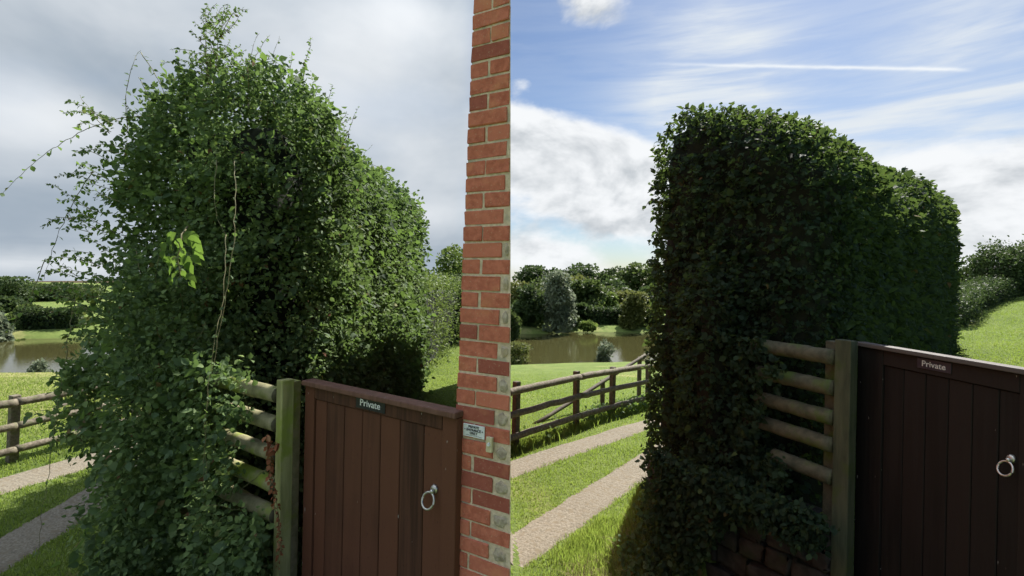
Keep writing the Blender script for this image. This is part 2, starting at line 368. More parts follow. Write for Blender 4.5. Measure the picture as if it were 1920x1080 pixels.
def ground_mat():
    m, nt, b = new_mat('ground'); src = worldpos(nt); sp = nt.nodes.new('ShaderNodeSeparateXYZ'); nt.links.new(src, sp.inputs[0])
    x, y, z = (E(nt, sp.outputs[i]) for i in range(3))
    a = noise(nt, src, 1.1, 6, 0.6, 0.3); f = noise(nt, src, 16, 6, 0.7); g = noise(nt, src, 70, 3, 0.6); L = noise(nt, src, 0.25, 4, 0.55)
    c = mixc(nt, (a * 0.4 + f * 0.6).ss(0.36, 0.64), (.080, .122, .030), (.160, .205, .058))
    c = mixc(nt, g.ss(0.5, 0.75) * 0.5, c, (.21, .27, .06))
    # mown hay lying on the left-hand field and in scattered patches
    hay = (x * -1.0).ss(6.6, 8.0) * y.ss(8.2, 10.5) * (y * -1.0).ss(-36.0, -28.0) * (L * 0.6 + f * 0.5).ss(0.30, 0.62)
    patch = (L * 0.75 + a * 0.35).ss(0.60, 0.72) * 0.5
    c = mixc(nt, (hay * 0.6 + patch).clamp(), c, (.30, .27, .12))
    soil = (f * 0.6 + a * 0.5).ss(0.70, 0.80) * 0.5
    c = mixc(nt, soil, c, (.12, .10, .05))
    mud = (z * -1.0).ss(4.25, 4.6); c = mixc(nt, mud, c, (.06, .045, .025))
    nt.links.new(c, b.inputs['Base Color']); b.inputs['Roughness'].default_value = 0.95; b.inputs['Specular IOR Level'].default_value = 0.1
    bump(nt, b, f + g * 0.5, 0.8, 0.05); return m
M['ground'] = ground_mat()
def water_mat():
    m, nt, b = new_mat('water'); src = worldpos(nt)
    b.inputs['Base Color'].default_value = (.052, .050, .019, 1); b.inputs['Roughness'].default_value = 0.03; b.inputs['IOR'].default_value = 1.33
    mp = nt.nodes.new('ShaderNodeMapping'); mp.inputs['Scale'].default_value = (1, 2.0, 1); nt.links.new(src, mp.inputs[0])
    bump(nt, b, noise(nt, mp.outputs[0], 1.6, 5, 0.6), 0.06, 0.10); return m
M['water'] = water_mat()

# ------------------------------------------------------------------ terrain
TRACK_Z = -0.8; POND_Z = -4.4
def smooth(a, b, x):
    t = np.clip((x - a) / (b - a), 0, 1); return t * t * (3 - 2 * t)
def shore_near(x): return 37.7 + .286 * np.clip(x, -70, 40)
def shore_far(x): return 58.6 + .28 * np.clip(x, -70, 40)
HL = [(-1.40, 3.25), (-3.20, 4.38), (-4.0, 10.9), (-2.05, 10.6)]     # footprints of the two hedges
HR = [(2.38, 3.80), (1.42, 5.40), (9.3, 14.1), (11.25, 13.0)]
def lawn_right(x, y):
    return np.clip(-.83 + .11 * np.minimum(y, 24) + .15 * (np.minimum(x, 26) - .865 * np.minimum(y, 24)), -.5, 2.2)
def height(x, y):
    x = np.asarray(x, float); y = np.asarray(y, float)
    sn, sf = shore_near(x), shore_far(x)
    t = np.clip((y - 10) / (sn - 10), 0, 1); z = TRACK_Z - 3.55 * (0.35 * t + 0.65 * t ** 1.5)
    yard = smooth(3.8, 2.0, y) * smooth(8, 5, np.abs(x)); z = z + 1.1 * yard
    bed = smooth(sn - .6, sn + 3, y) * smooth(sf + 1.2, sf - 1.0, y)
    z = z * (1 - bed) + (-5.4) * bed
    far = smooth(sf - 1.0, sf + 1.6, y); z = np.where(y > sf - 1.0, (1 - far) * z + far * (-3.75 + np.clip((y - sf) * .012, 0, 2.2)), z)
    z = z - .035 * np.clip(y - 150, 0, 2500)
    # ponds end left and right
    end = smooth(-62, -70, x) + smooth(30, 40, x); z = np.where((y > sn - 3) & (y < sf + 4), np.maximum(z, -4.1 * np.clip(end, 0, 1) - 9 * (1 - np.clip(end, 0, 1))), z)
    # lawn between the shaggy hedge and the house
    xl = -2.55 - .075 * (y - 4); m = smooth(-.3, .3, x - xl) * smooth(.35, -.1, x + .045 * y) * smooth(3.0, 3.5, y) * smooth(24, 21, y)
    z = z * (1 - m) + (-.2) * m
    # lawn right of the clipped hedge
    nx, ny = .722, -.692; s = (x - 1.95) * nx + (y - 4.6) * ny
    m2 = smooth(-.25, .35, s) * smooth(34, 26, y) * smooth(2.2, 2.9, y + .3 * x) * smooth(2.0, 2.45, x)
    z = z * (1 - m2) + lawn_right(x, y) * m2
    # earth bank in front of the clipped hedge's foot
    d = seg_dist(x, y, (1.80, 4.72), (1.46, 5.20)); z = np.where((d < .50) & (s < .3), np.maximum(z, -.8 + .80 * smooth(.50, .05, d)), z)
    nz = vnoise(np.stack([x, y, np.zeros_like(x)], -1), .9) * .025 + vnoise(np.stack([x, y, np.ones_like(x)], -1), .12) * .12 * smooth(11, 25, y)
    return z + nz
def seg_dist(x, y, a, b):
    ax, ay = a; bx, by = b; dx, dy = bx - ax, by - ay
    t = np.clip(((x - ax) * dx + (y - ay) * dy) / (dx * dx + dy * dy), 0, 1)
    return np.hypot(x - ax - t * dx, y - ay - t * dy)
def axis(c0, c1, step, lo, hi, g=1.12):
    core = list(np.arange(c0, c1, step)); a = core[0]; s = step; L = []
    while a > lo: s *= g; a -= s; L.append(a)
    b = core[-1]; s = step; U = []
    while b < hi: s *= g; b += s; U.append(b)
    return np.array(L[::-1] + core + U)
def build_ground():
    xs = axis(-12, 14, .14, -3000, 3000); ys = axis(1.5, 17, .14, -400, 4500, 1.09)
    X, Y = np.meshgrid(xs, ys); Z = height(X, Y)
    V = np.stack([X, Y, Z], -1).reshape(-1, 3); nx = len(xs); ny = len(ys)
    i, j = np.meshgrid(np.arange(nx - 1), np.arange(ny - 1)); k = (j * nx + i).ravel()
    F = np.stack([k, k + 1, k + nx + 1, k + nx], -1)
    o = link('ground', npmesh('ground', V, F, np.full(len(F), 4), smooth=True), None, [M['ground']]); o['kind'] = 'structure'
    xs = np.linspace(-66, 36, 60); n = sn = shore_near(xs) - 1.5; f = shore_far(xs) + 1.5
    V = np.concatenate([np.stack([xs, n, np.full(60, POND_Z)], -1), np.stack([xs, f, np.full(60, POND_Z)], -1)])
    F = [[i, i + 1, 61 + i, 60 + i] for i in range(59)]
    o = link('pond', from_faces('pond', V, F), None, [M['water']]); o['kind'] = 'structure'
build_ground()

# ------------------------------------------------------------------ tracks: pairs of ribbed concrete strips
TR_R = [((-.9, 4.25), (6.5, 13.2), .82), ((-.95, 6.55), (7.6, 15.8), .80)]
def strip_line(pa, pb):
    return np.array(PZ(*pa, TRACK_Z)[:2]), np.array(PZ(*pb, TRACK_Z)[:2])
STRIPS = []
def extend(a, b, lo, hi):
    d = (b - a) / np.linalg.norm(b - a); return a + d * lo, a + d * hi
for pa, pb, lo, hi, w in [((962, 1036), (1212, 868), -.25, 9, .58), ((962, 881), (1192, 800), -.35, 9, .56), ((4, 912), (150, 868), -3, 9, .72), ((4, 1040), (140, 955), -3, 9, .66)]:
    a, b = strip_line(pa, pb); STRIPS.append((*extend(a, b, lo, hi), w))
def in_strip(x, y, grow=0.0):
    m = np.zeros(np.shape(x), bool)
    for a, b, w in STRIPS: m |= seg_dist(x, y, a, b) < w / 2 + grow + .055 * vnoise(np.stack([x, y, x * 0], -1), 5.0)
    return m
def build_tracks():
    for (ia, ib), label in (((0, 1), 0), ((2, 3), 1)):
        Vs, Fs, off = [], [], 0
        for a, b, w in (STRIPS[ia], STRIPS[ib]):
            L = np.linalg.norm(b - a); d = (b - a) / L; n = np.array([-d[1], d[0]]); m = int(L / .025)
            t = np.arange(m) * .025; cols = 9; u = np.linspace(-.5, .5, cols)
            ed = vnoise(np.stack([t * 3, t * 0, t * 0 + ia], -1)) * .05 + vnoise(np.stack([t * 11, t * 0, t * 0 + ib], -1)) * .025
            ww = w + ed[:, None] * np.sign(u)[None, :] * 0
            T, U = np.meshgrid(t, u, indexing='ij')
            lat = U * w + ed[:, None] * (np.abs(U) > .45) * np.sign(U)
            X = a[0] + d[0] * T + n[0] * lat; Y = a[1] + d[1] * T + n[1] * lat
            rib = (np.arange(m) % 3 == 0) * .007 * (0.6 + 0.4 * vnoise(np.stack([X, Y, X * 0], -1).reshape(-1, 3), 5).reshape(X.shape))[:, 0]
            Z = height(X, Y) + .014 + rib[:, None]
            Z[:, 0] -= .03; Z[:, -1] -= .03
            V = np.stack([X, Y, Z], -1).reshape(-1, 3); Vs.append(V)
            i, j = np.meshgrid(np.arange(m - 1), np.arange(cols - 1), indexing='ij'); k = (i * cols + j).ravel() + off
            Fs.append(np.stack([k, k + cols, k + cols + 1, k + 1], -1)); off += len(V)
        F = np.concatenate(Fs)
        o = link('track', npmesh('track', np.concatenate(Vs), F, np.full(len(F), 4), smooth=False), None, [M['concrete']]); o['kind'] = 'structure'
build_tracks()

# ------------------------------------------------------------------ foliage machinery
LEAF8 = (np.array([[0, 0, 0], [-.26, .20, .05], [.26, .20, .05], [0, .30, .0], [-.36, .50, .05], [.36, .50, .05], [0, .62, -.03], [0, 1.0, -.14]]),
         [[0, 3, 1], [0, 2, 3], [1, 3, 6, 4], [3, 2, 5, 6], [4, 6, 7], [6, 5, 7]])
LEAF5 = (np.array([[0, 0, 0], [-.32, .45, .06], [.32, .45, .06], [0, .45, -.02], [0, 1.0, -.12]]),
         [[0, 3, 1], [0, 2, 3], [1, 3, 4], [3, 2, 4]])
LEAF6 = (np.array([[0, 0, 0], [-.27, .20, .06], [-.36, .52, .07], [0, 1.0, -.12], [.36, .52, .07], [.27, .20, .06]]), [[0, 3, 2, 1], [0, 5, 4, 3]])
CARD4 = (np.array([[0, 0, 0], [-.42, .5, .1], [0, 1.0, 0], [.42, .5, .1]]), [[0, 3, 2, 1]])
def frames(ydir, nrm):
    y = ydir / (np.linalg.norm(ydir, axis=1, keepdims=True) + 1e-9)
    x = np.cross(y, nrm); x /= (np.linalg.norm(x, axis=1, keepdims=True) + 1e-9); z = np.cross(x, y)
    return x, y, z
def leaves_arrays(p, ydir, nrm, size, tmpl, rnd, wid=1.0):
    T, F = tmpl; x, y, z = frames(ydir, nrm); n = len(p); k = len(T); wid = np.broadcast_to(wid, (n,))
    s = size[:, None, None]
    V = p[:, None, :] + s * (T[None, :, 0:1] * x[:, None, :] * wid[:, None, None] + T[None, :, 1:2] * y[:, None, :] + T[None, :, 2:3] * z[:, None, :])
    sizes = np.tile([len(f) for f in F], n); flat = np.concatenate([np.array(f) for f in F])
    loops = (flat[None, :] + (np.arange(n) * k)[:, None]).ravel()
    return V.reshape(-1, 3), loops, sizes, np.repeat(rnd, len(F))
def leaf_mass(arr, wid=1.0, cut=5.6):
    D = np.linalg.norm(arr[0] - CAM, axis=1); near = D < cut; parts = []
    for m, t in ((near, LEAF6), (~near, LEAF6)):
        if m.any(): parts.append(leaves_arrays(arr[0][m], arr[1][m], arr[2][m], arr[3][m], t, arr[4][m], wid))
    return merge(parts)
def merge(parts):
    Vs, Ls, Ss, As = [], [], [], []; off = 0
    for V, L, S, A in parts: Vs.append(V); Ls.append(L + off); Ss.append(S); As.append(A); off += len(V)
    return np.concatenate(Vs), np.concatenate(Ls), np.concatenate(Ss), np.concatenate(As)
def unit(v): return v / (np.linalg.norm(v, axis=-1, keepdims=True) + 1e-9)
def poly_sdf(x, y, poly):
    poly = np.asarray(poly); n = len(poly); d = np.full(x.shape, 1e9); inside = np.zeros(x.shape, bool)
    for i in range(n):
        a, b = poly[i], poly[(i + 1) % n]; d = np.minimum(d, seg_dist(x, y, a, b))
        c = ((a[1] > y) != (b[1] > y)) & (x < (b[0] - a[0]) * (y - a[1]) / (b[1] - a[1] + 1e-12) + a[0]); inside ^= c
    return np.where(inside, -d, d)
def inset(poly, d):
    q = np.asarray(poly, float); n = len(q); c = q.mean(0); L = []
    for i in range(n):
        a, b = q[i], q[(i + 1) % n]; t = unit(b - a); nn = np.array([-t[1], t[0]]); nn = nn if np.dot(c - a, nn) > 0 else -nn; L.append((a + nn * d, t))
    out = []
    for i in range(n):
        (p, t), (q2, u) = L[i - 1], L[i]; k = np.linalg.solve(np.array([t, -u]).T, q2 - p); out.append(p + t * k[0])
    return out
def hedge_sdf(p, poly, z0, ztop, r, lump, fine, extra=None, rc=.42):
    x, y, z = p[:, 0], p[:, 1], p[:, 2]
    d2 = poly_sdf(x, y, inset(poly, rc)) - rc + r; zt = ztop(x, y); zb = z0(x, y) if callable(z0) else z0
    dz = np.maximum(z - (zt - r), (zb) - z)
    s = np.minimum(np.maximum(d2, dz), 0) + np.hypot(np.maximum(d2, 0), np.maximum(dz, 0)) - r
    if extra is not None: s = np.minimum(s, extra(p))
    return s + lump * vnoise(p, 1.3) + lump * .7 * vnoise(p + 7, 3.1) + fine * vnoise(p + 3, 8.0)
def sample_shell(sdf, lo, hi, n, depth, rng, camw=True, pocket=0.0):
    P_, N_ = [], []; got = 0
    while got < n:
        q = rng.uniform(lo, hi, (400000, 3)); s = sdf(q)
        pr = np.where(s < 0, np.exp(np.minimum(s, 0) / (depth * .5)), 0.0); k = (s > -depth) & (rng.random(len(q)) < pr); q = q[k]
        if pocket:      # leafy sprays alternate with deep pockets
            nz = vnoise(q + 11, 2.3) + .5 * vnoise(q + 4, 5.5); q = q[rng.random(len(q)) < 1 - pocket * smooth(.0, -.45, nz)]
        e = .04; s0 = sdf(q); g = np.stack([sdf(q + np.array(v)) - s0 for v in ((e, 0, 0), (0, e, 0), (0, 0, e))], -1); g = unit(g)
        if camw:
            v = unit(CAM - q); f = (g * v).sum(1); D = np.linalg.norm(q - CAM, axis=1)
            w = np.where(f > -.40, 1.0, .30) * np.clip((4.6 / D) ** 1.25, .12, 1); k = rng.random(len(q)) < w; q, g = q[k], g[k]
        P_.append(q); N_.append(g); got += len(q)
    return np.concatenate(P_)[:n], np.concatenate(N_)[:n]
def twig_leaves(p, g, per, rng, lsize, spread, tmpl, up=.35, droop=.3, flat=.5, rfun=None):
    """clusters: each seed gives a short twig with several leaves"""
    n = len(p); tw = unit(g * .8 + rng.normal(0, .45, (n, 3)) + np.array([0, 0, up]))
    P2, Y2, N2, S2, R2 = [], [], [], [], []
    D = np.linalg.norm(p - CAM, axis=1); grow = np.clip(D / 4.6, .9, 2.2) ** .8; base = np.clip(rng.beta(2, 2.6, n) + .22 * vnoise(p, .9) + .12 * vnoise(p + 5, 2.6), 0, 1)
    for j in range(per):
        t = (j + rng.random(n)) / per
        q = p + tw * (t * spread * grow)[:, None] + rng.normal(0, spread * .13, (n, 3)) * grow[:, None]
        yd = unit(tw * .35 + rng.normal(0, .6, (n, 3)) + g * .35 + np.array([0, 0, -droop]))
        nn = unit(g * flat + rng.normal(0, .5, (n, 3)) + np.array([0, 0, .45]))
        P2.append(q); Y2.append(yd); N2.append(nn); S2.append(lsize * grow * rng.uniform(.6, 1.25, n)); R2.append(np.clip(base * .75 + rng.random(n) * .25 + (rng.random(n) < .012) * .5, 0, 1))
    return [np.concatenate(a) for a in (P2, Y2, N2, S2, R2)]
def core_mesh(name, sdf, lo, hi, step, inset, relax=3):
    """solid dark core that stands in for inner shade: blocky marching of the inset volume, then relaxed"""
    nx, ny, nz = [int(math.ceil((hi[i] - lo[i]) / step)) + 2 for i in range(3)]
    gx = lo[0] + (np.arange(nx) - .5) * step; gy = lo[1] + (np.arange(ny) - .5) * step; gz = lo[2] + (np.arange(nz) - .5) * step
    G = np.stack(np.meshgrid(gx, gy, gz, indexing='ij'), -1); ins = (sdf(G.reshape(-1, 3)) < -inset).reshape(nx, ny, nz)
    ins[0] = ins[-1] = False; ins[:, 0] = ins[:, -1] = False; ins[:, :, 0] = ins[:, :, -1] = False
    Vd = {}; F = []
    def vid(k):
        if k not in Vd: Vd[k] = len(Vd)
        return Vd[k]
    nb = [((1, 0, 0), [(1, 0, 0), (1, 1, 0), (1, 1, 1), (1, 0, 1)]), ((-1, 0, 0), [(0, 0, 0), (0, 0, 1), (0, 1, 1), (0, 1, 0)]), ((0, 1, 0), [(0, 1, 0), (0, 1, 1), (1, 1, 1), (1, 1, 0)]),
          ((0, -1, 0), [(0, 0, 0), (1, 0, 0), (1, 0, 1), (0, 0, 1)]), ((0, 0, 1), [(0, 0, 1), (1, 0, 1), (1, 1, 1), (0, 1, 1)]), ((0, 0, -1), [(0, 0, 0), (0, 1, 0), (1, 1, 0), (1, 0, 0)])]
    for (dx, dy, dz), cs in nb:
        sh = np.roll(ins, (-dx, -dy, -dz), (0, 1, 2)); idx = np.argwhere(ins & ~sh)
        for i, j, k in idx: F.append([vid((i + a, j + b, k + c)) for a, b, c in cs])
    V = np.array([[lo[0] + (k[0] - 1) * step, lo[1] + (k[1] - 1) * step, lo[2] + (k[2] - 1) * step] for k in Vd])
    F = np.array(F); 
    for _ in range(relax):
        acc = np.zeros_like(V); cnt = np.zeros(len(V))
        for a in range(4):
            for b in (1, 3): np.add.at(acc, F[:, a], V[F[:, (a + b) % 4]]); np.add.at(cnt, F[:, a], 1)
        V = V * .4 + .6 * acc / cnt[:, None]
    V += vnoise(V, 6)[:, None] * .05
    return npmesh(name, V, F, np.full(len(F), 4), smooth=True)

def catmull(pts, n):
    pts = np.asarray(pts, float); k = len(pts)
    if k < 3: return np.array([pts[0] + (pts[-1] - pts[0]) * t for t in np.linspace(0, 1, n)])
    out = []
    for t in np.linspace(0, k - 1 - 1e-6, n):
        i = int(t); f = t - i; p0, p1, p2, p3 = pts[max(i - 1, 0)], pts[i], pts[i + 1], pts[min(i + 2, k - 1)]
        out.append(.5 * ((2 * p1) + (-p0 + p2) * f + (2 * p0 - 5 * p1 + 4 * p2 - p3) * f * f + (-p0 + 3 * p1 - 3 * p2 + p3) * f ** 3))
    return np.array(out)
def shoot(parent, pts, rng, r0=.004, leaf=.04, gap=.04, mat='leaf_wild', stem='stem', start=.15, per=1, name='shoot', hang=.25, wid=1.0, hi=.6):
    L = sum(np.linalg.norm(np.subtract(b, a)) for a, b in zip(pts[:-1], pts[1:])); n = max(8, int(L / .05)); c = catmull(pts, n)
    c[1:] += rng.normal(0, .004, (n - 1, 3)); V, F = tube_arrays(c, np.linspace(r0, r0 * .35, n), 5)
    A = np.full(len(F), .3); parts = [(V, np.concatenate([np.array(f) for f in F]), np.array([len(f) for f in F]), A)]; nf = len(F)
    m = int(L * (1 - start) / gap) * per
    if m > 0:
        t = (start + (1 - start) * (np.repeat(np.arange(m // per), per) + rng.random(m) * .3) / max(m // per, 1)); t = np.clip(t, 0, .999)
        idx = t * (n - 1); i = idx.astype(int); f = (idx - i)[:, None]; p = c[i] * (1 - f) + c[np.minimum(i + 1, n - 1)] * f
        tg = unit(c[np.minimum(i + 1, n - 1)] - c[i] + 1e-6); side = rng.normal(0, 1, (m, 3)); side -= (side * tg).sum(1, keepdims=True) * tg; side = unit(side)
        yd = unit(side + tg * .45 + np.array([0, 0, -hang])); nn = unit(rng.normal(0, .45, (m, 3)) + np.array([0, -.25, .8]))
        sz = leaf * rng.uniform(.55, 1.2, m) * (1 - .45 * t); parts.append(leaves_arrays(p + side * r0, yd, nn, sz, LEAF8, np.clip(rng.normal(hi, .2, m), 0, 1), wid))
    V, Lp, S, A = merge(parts); mi = np.zeros(len(S), int); mi[nf:] = 1
    me = npmesh(name, V, Lp, S, A, mi); return link(name, me, parent, [M[stem], M[mat]])

def single_leaves(parent, arrs, count, mat, rng):
    """the largest-looking leaves become parts of their own; returns the mask of those removed from the mass"""
    p, yd, nn, sz, rn = arrs; D = np.linalg.norm(p - CAM, axis=1); inf = np.abs((p[:, 0] - CAM[0]) / p[:, 1]) < 1.0
    score = np.where(inf, sz / D, 0); score = score * rng.uniform(.9, 1.1, len(p)); idx = np.argsort(-score)[:count]
    meshes = []
    for k in range(6):
        T, F = LEAF8; W = T.copy(); W[:, 2] += rng.uniform(-.03, .03, len(T)); me = from_faces('leaf', W, F, False, np.full(len(F), .15 + .14 * k)); me.materials.append(M[mat]); meshes.append(me)
    x, y, z = frames(yd[idx], nn[idx])
    for q, i in enumerate(idx):
        o = bpy.data.objects.new('leaf', meshes[min(5, int(rn[i] * 6))]); COL.objects.link(o); o.parent = parent
        s = sz[i]; o.matrix_local = Matrix(((x[q][0] * s, y[q][0] * s, z[q][0] * s, p[i][0]), (x[q][1] * s, y[q][1] * s, z[q][1] * s, p[i][1]), (x[q][2] * s, y[q][2] * s, z[q][2] * s, p[i][2]), (0, 0, 0, 1)))
    m = np.ones(len(p), bool); m[idx] = False; return m

# ------------------------------------------------------------------ shaggy hedge (left)
rngL = np.random.default_rng(21)
FRONT_L = np.array([-.53, -.85])
def ztopL(x, y):
    front = np.exp(-(((x + 2.35) / .75) ** 2 + ((y - 4.3) / .9) ** 2))
    edge = smooth(-2.7, -3.6, x) * smooth(6.0, 4.6, y)
    dip = smooth(-2.3, -1.7, x) * smooth(4.0, 4.9, y) * smooth(8.2, 6.6, y)      # the right shoulder drops behind the front tuft
    return 3.38 + .34 * front + .10 * edge - .30 * dip + .08 * np.sin(y * 1.3)
def z0L(x, y): return -.85 + .75 * smooth(-3.0, -2.2, x) * smooth(7, 5, y) + .55 * smooth(-2.6, -2.2, x) * smooth(4.5, 6, y)
def extraL(p):      # ivy mass sagging at the foot, and a bulge low on the left flank
    e = []
    for c, r in (((-2.50, 3.78, .30), (.62, .40, .50)), ((-2.95, 4.25, 1.0), (.42, .45, .8)), ((-2.25, 3.58, .9), (.40, .44, 1.3)), ((-2.1, 3.5, .15), (.5, .36, .36)), ((-2.62, 4.10, -.15), (.40, .36, .45))):
        q = (p - np.array(c)) / np.array(r); e.append((np.linalg.norm(q, axis=1) - 1) * min(r))
    return np.minimum.reduce(e)
def sdfL(p): return hedge_sdf(p, HL, z0L, ztopL, .32, .135, .04, extraL, .45) + .30 * smooth(1.0, -.7, p[:, 2]) * smooth(-2.4, -3.1, p[:, 0])
hedgeL = empty('hedge', (0, 0, 0))
tag(hedgeL, 'overgrown shaggy hedge with long straggling shoots behind the reddish brown gate', 'hedge')
loL, hiL = (-4.6, 2.9, -1.0), (-1.0, 11.5, 4.2)
link('dark_core', core_mesh('dark_core', sdfL, loL, hiL, .14, .33), hedgeL, [M['twig']])
pS, gS = sample_shell(sdfL, loL, hiL, 32000, .40, rngL, pocket=.66)
pS = pS + gS * .05
def cover(regions, rg):      # sprays that hang over the log rails
    Q = []
    for x0, x1, y0, y1, D0, D1, n in regions:
        for _ in range(n):
            px = rg.uniform(x0, x1); Q.append(P(px, rg.uniform(y0, y1), D1 + (D0 - D1) * (px - x0) / (x1 - x0) - rg.uniform(.02, .12)))
    return np.array(Q), np.tile(unit(np.array([-.3, -.9, .1])), (len(Q), 1))
cq, cg = cover([(330, 405, 690, 960, 3.2, 3.4, 280), (420, 470, 765, 800, 3.05, 3.15, 26), (405, 450, 840, 925, 3.1, 3.2, 60), (425, 480, 695, 722, 3.02, 3.15, 18), (380, 500, 975, 1075, 2.95, 3.2, 300)], rngL)
pS = np.concatenate([pS, cq]); gS = np.concatenate([gS, cg])
fine = twig_leaves(pS, gS, 6, rngL, .043, .17, LEAF8, up=.45, droop=.15)
sel = rngL.random(len(pS)) < .075
big = twig_leaves(pS[sel] + gS[sel] * .05, gS[sel], 5, rngL, .066, .16, LEAF8, up=.1, droop=.4)
keep = single_leaves(hedgeL, big, 300, 'leaf_bramble', rngL)
lim = lambda A, m: [a[m] for a in A]
V, L, S, A = leaf_mass(fine)
o = link('foliage', npmesh('foliage', V, L, S, A), hedgeL, [M['leaf_wild']]); o['kind'] = 'stuff'
b2 = lim(big, keep); V, L, S, A = leaf_mass(b2)
o = link('foliage', npmesh('foliage', V, L, S, A), hedgeL, [M['leaf_bramble']]); o['kind'] = 'stuff'
# named shoots traced at their own depth
def S3(lst): return [P(*t) for t in lst]
SH = [
 ([(398, 215, 4.1), (388, 120, 4.0), (386, 50, 3.95), (388, 8, 3.95)], .045, .030, 'leaf_wild', 2),
 ([(395, 215, 4.1), (403, 130, 4.0), (412, 60, 3.95), (428, 8, 3.9)], .045, .030, 'leaf_wild', 2),
 ([(400, 120, 4.0), (425, 105, 3.95), (455, 105, 3.9)], .040, .035, 'leaf_wild', 2),
 ([(392, 110, 4.0), (360, 95, 3.95), (320, 92, 3.95)], .040, .035, 'leaf_wild', 2),
 ([(400, 150, 4.0), (350, 115, 3.95), (300, 118, 3.95)], .040, .035, 'leaf_wild', 2),
 ([(410, 70, 3.95), (440, 22, 3.9), (466, 18, 3.9)], .035, .035, 'leaf_wild', 2),
 ([(238, 250, 4.2), (237, 180, 4.15), (245, 130, 4.1), (264, 95, 4.1)], .05, .06, 'leaf_bramble', 1),
 ([(264, 98, 4.1), (290, 140, 4.05), (310, 175, 4.0), (330, 215, 4.0)], .05, .05, 'leaf_bramble', 1),
 ([(260, 145, 4.1), (275, 175, 4.05), (292, 230, 4.05)], .035, .06, 'leaf_wild', 1),
 ([(290, 215, 4.1), (200, 228, 4.2), (120, 265, 4.2), (60, 308, 4.2), (3, 366, 4.2)], .062, .085, 'leaf_bramble', 1),
 ([(205, 250, 4.2), (180, 222, 4.2), (165, 200, 4.2), (149, 178, 4.2)], .055, .06, 'leaf_bramble', 1),
 ([(175, 320, 4.2), (135, 385, 4.2), (100, 465, 4.2), (80, 530, 4.2)], .055, .07, 'leaf_bramble', 1),
 ([(85, 485, 4.2), (62, 545, 4.2), (30, 600, 4.2), (2, 630, 4.2)], .05, .06, 'leaf_bright', 1),
 ([(600, 262, 4.6), (640, 285, 4.5), (690, 305, 4.4), (735, 322, 4.3)], .058, .05, 'leaf_bramble', 1),
 ([(602, 240, 4.6), (635, 232, 4.5), (668, 222, 4.4)], .035, .04, 'leaf_wild', 2),
 ([(650, 330, 4.8), (647, 280, 4.6), (645, 232, 4.5)], .035, .04, 'leaf_wild', 2),
 ([(500, 200, 4.6), (505, 130, 4.5), (524, 66, 4.4)], .04, .06, 'leaf_wild', 1),
 ([(490, 230, 4.5), (500, 170, 4.4), (535, 118, 4.3)], .04, .05, 'leaf_wild', 1),
 ([(440, 300, 3.3), (440, 400, 3.1), (430, 520, 2.98), (405, 650, 2.88), (386, 780, 2.82), (382, 930, 2.82)], .035, .12, 'leaf_bramble', 1),
 ([(424, 440, 3.15), (418, 560, 2.98), (402, 640, 2.88), (388, 760, 2.82), (384, 900, 2.82)], .035, .14, 'leaf_bramble', 1),
 ([(406, 300, 3.5), (402, 370, 3.35), (412, 420, 3.25), (427, 440, 3.2)], .04, .06, 'leaf_bright', 1),
 ([(140, 560, 4.0), (118, 700, 3.85), (95, 850, 3.75), (68, 1058, 3.7)], .045, .13, 'leaf_bramble', 1),
 ([(662, 500, 5.0), (690, 550, 4.8), (722, 595, 4.7), (746, 634, 4.6)], .03, .25, 'leaf_wild', 1),
 ([(664, 520, 5.0), (668, 580, 4.9), (664, 650, 4.8)], .03, .2, 'leaf_wild', 1),
 ([(705, 520, 5.6), (700, 590, 5.5), (690, 640, 5.4)], .03, .2, 'leaf_wild', 1),
 ([(255, 470, 3.7), (262, 520, 3.6), (250, 600, 3.6)], .04, .09, 'leaf_bramble', 1),
 ([(500, 880, 2.95), (470, 905, 3.0), (440, 925, 3.0), (405, 950, 3.05)], .03, .2, 'leaf_wild', 1),
 ([(345, 985, 3.3), (300, 1020, 3.2), (270, 1070, 3.2)], .03, .3, 'leaf_wild', 1),
]
for pts, lf, gp, mt, per in SH:
    shoot(hedgeL, S3(pts), rngL, .0028 if lf < .045 else .0036, lf * 1.2, gp * .75, mt, 'stem' if per == 1 else 'stem_red', .08, per)
# spire of thorny twigs
for _ in range(46):
    t = rngL.random() ** .8; cx = 400 + rngL.normal(0, 10); y0 = 215 - 185 * t; sp = (95 * (1 - t) + 26); x1 = cx + rngL.uniform(-1, 1) * sp; y1 = y0 - rngL.uniform(5, 55); D = rngL.uniform(3.85, 4.25)
    shoot(hedgeL, S3([(cx, y0, D), ((cx + x1) / 2, (y0 + y1) / 2 + rngL.uniform(-6, 10), D), (x1, max(y1, 6), D)]), rngL, .003, .042, .022, ['leaf_wild', 'leaf_wild', 'leaf_bright'][rngL.integers(3)], 'stem_red', .05, 2)
# thin outer twigs along the left flank
for _ in range(46):
    y0 = rngL.uniform(210, 640); x0 = 190 - 40 * math.sin((y0 - 200) / 800 * math.pi) + rngL.uniform(-20, 40); L_ = rngL.uniform(20, 65); a = rngL.uniform(-.9, .5); D = rngL.uniform(3.9, 4.6)
    shoot(hedgeL, S3([(x0 + 30, y0 + 15, D), (x0 - L_ * .5, y0 + L_ * .5 * a, D), (x0 - L_, y0 + L_ * a * .9 + 8, D)]), rngL, .003, rngL.uniform(.035, .055), .024, ['leaf_wild', 'leaf_bramble', 'leaf_bright'][rngL.integers(3)], 'stem', .05, 2)
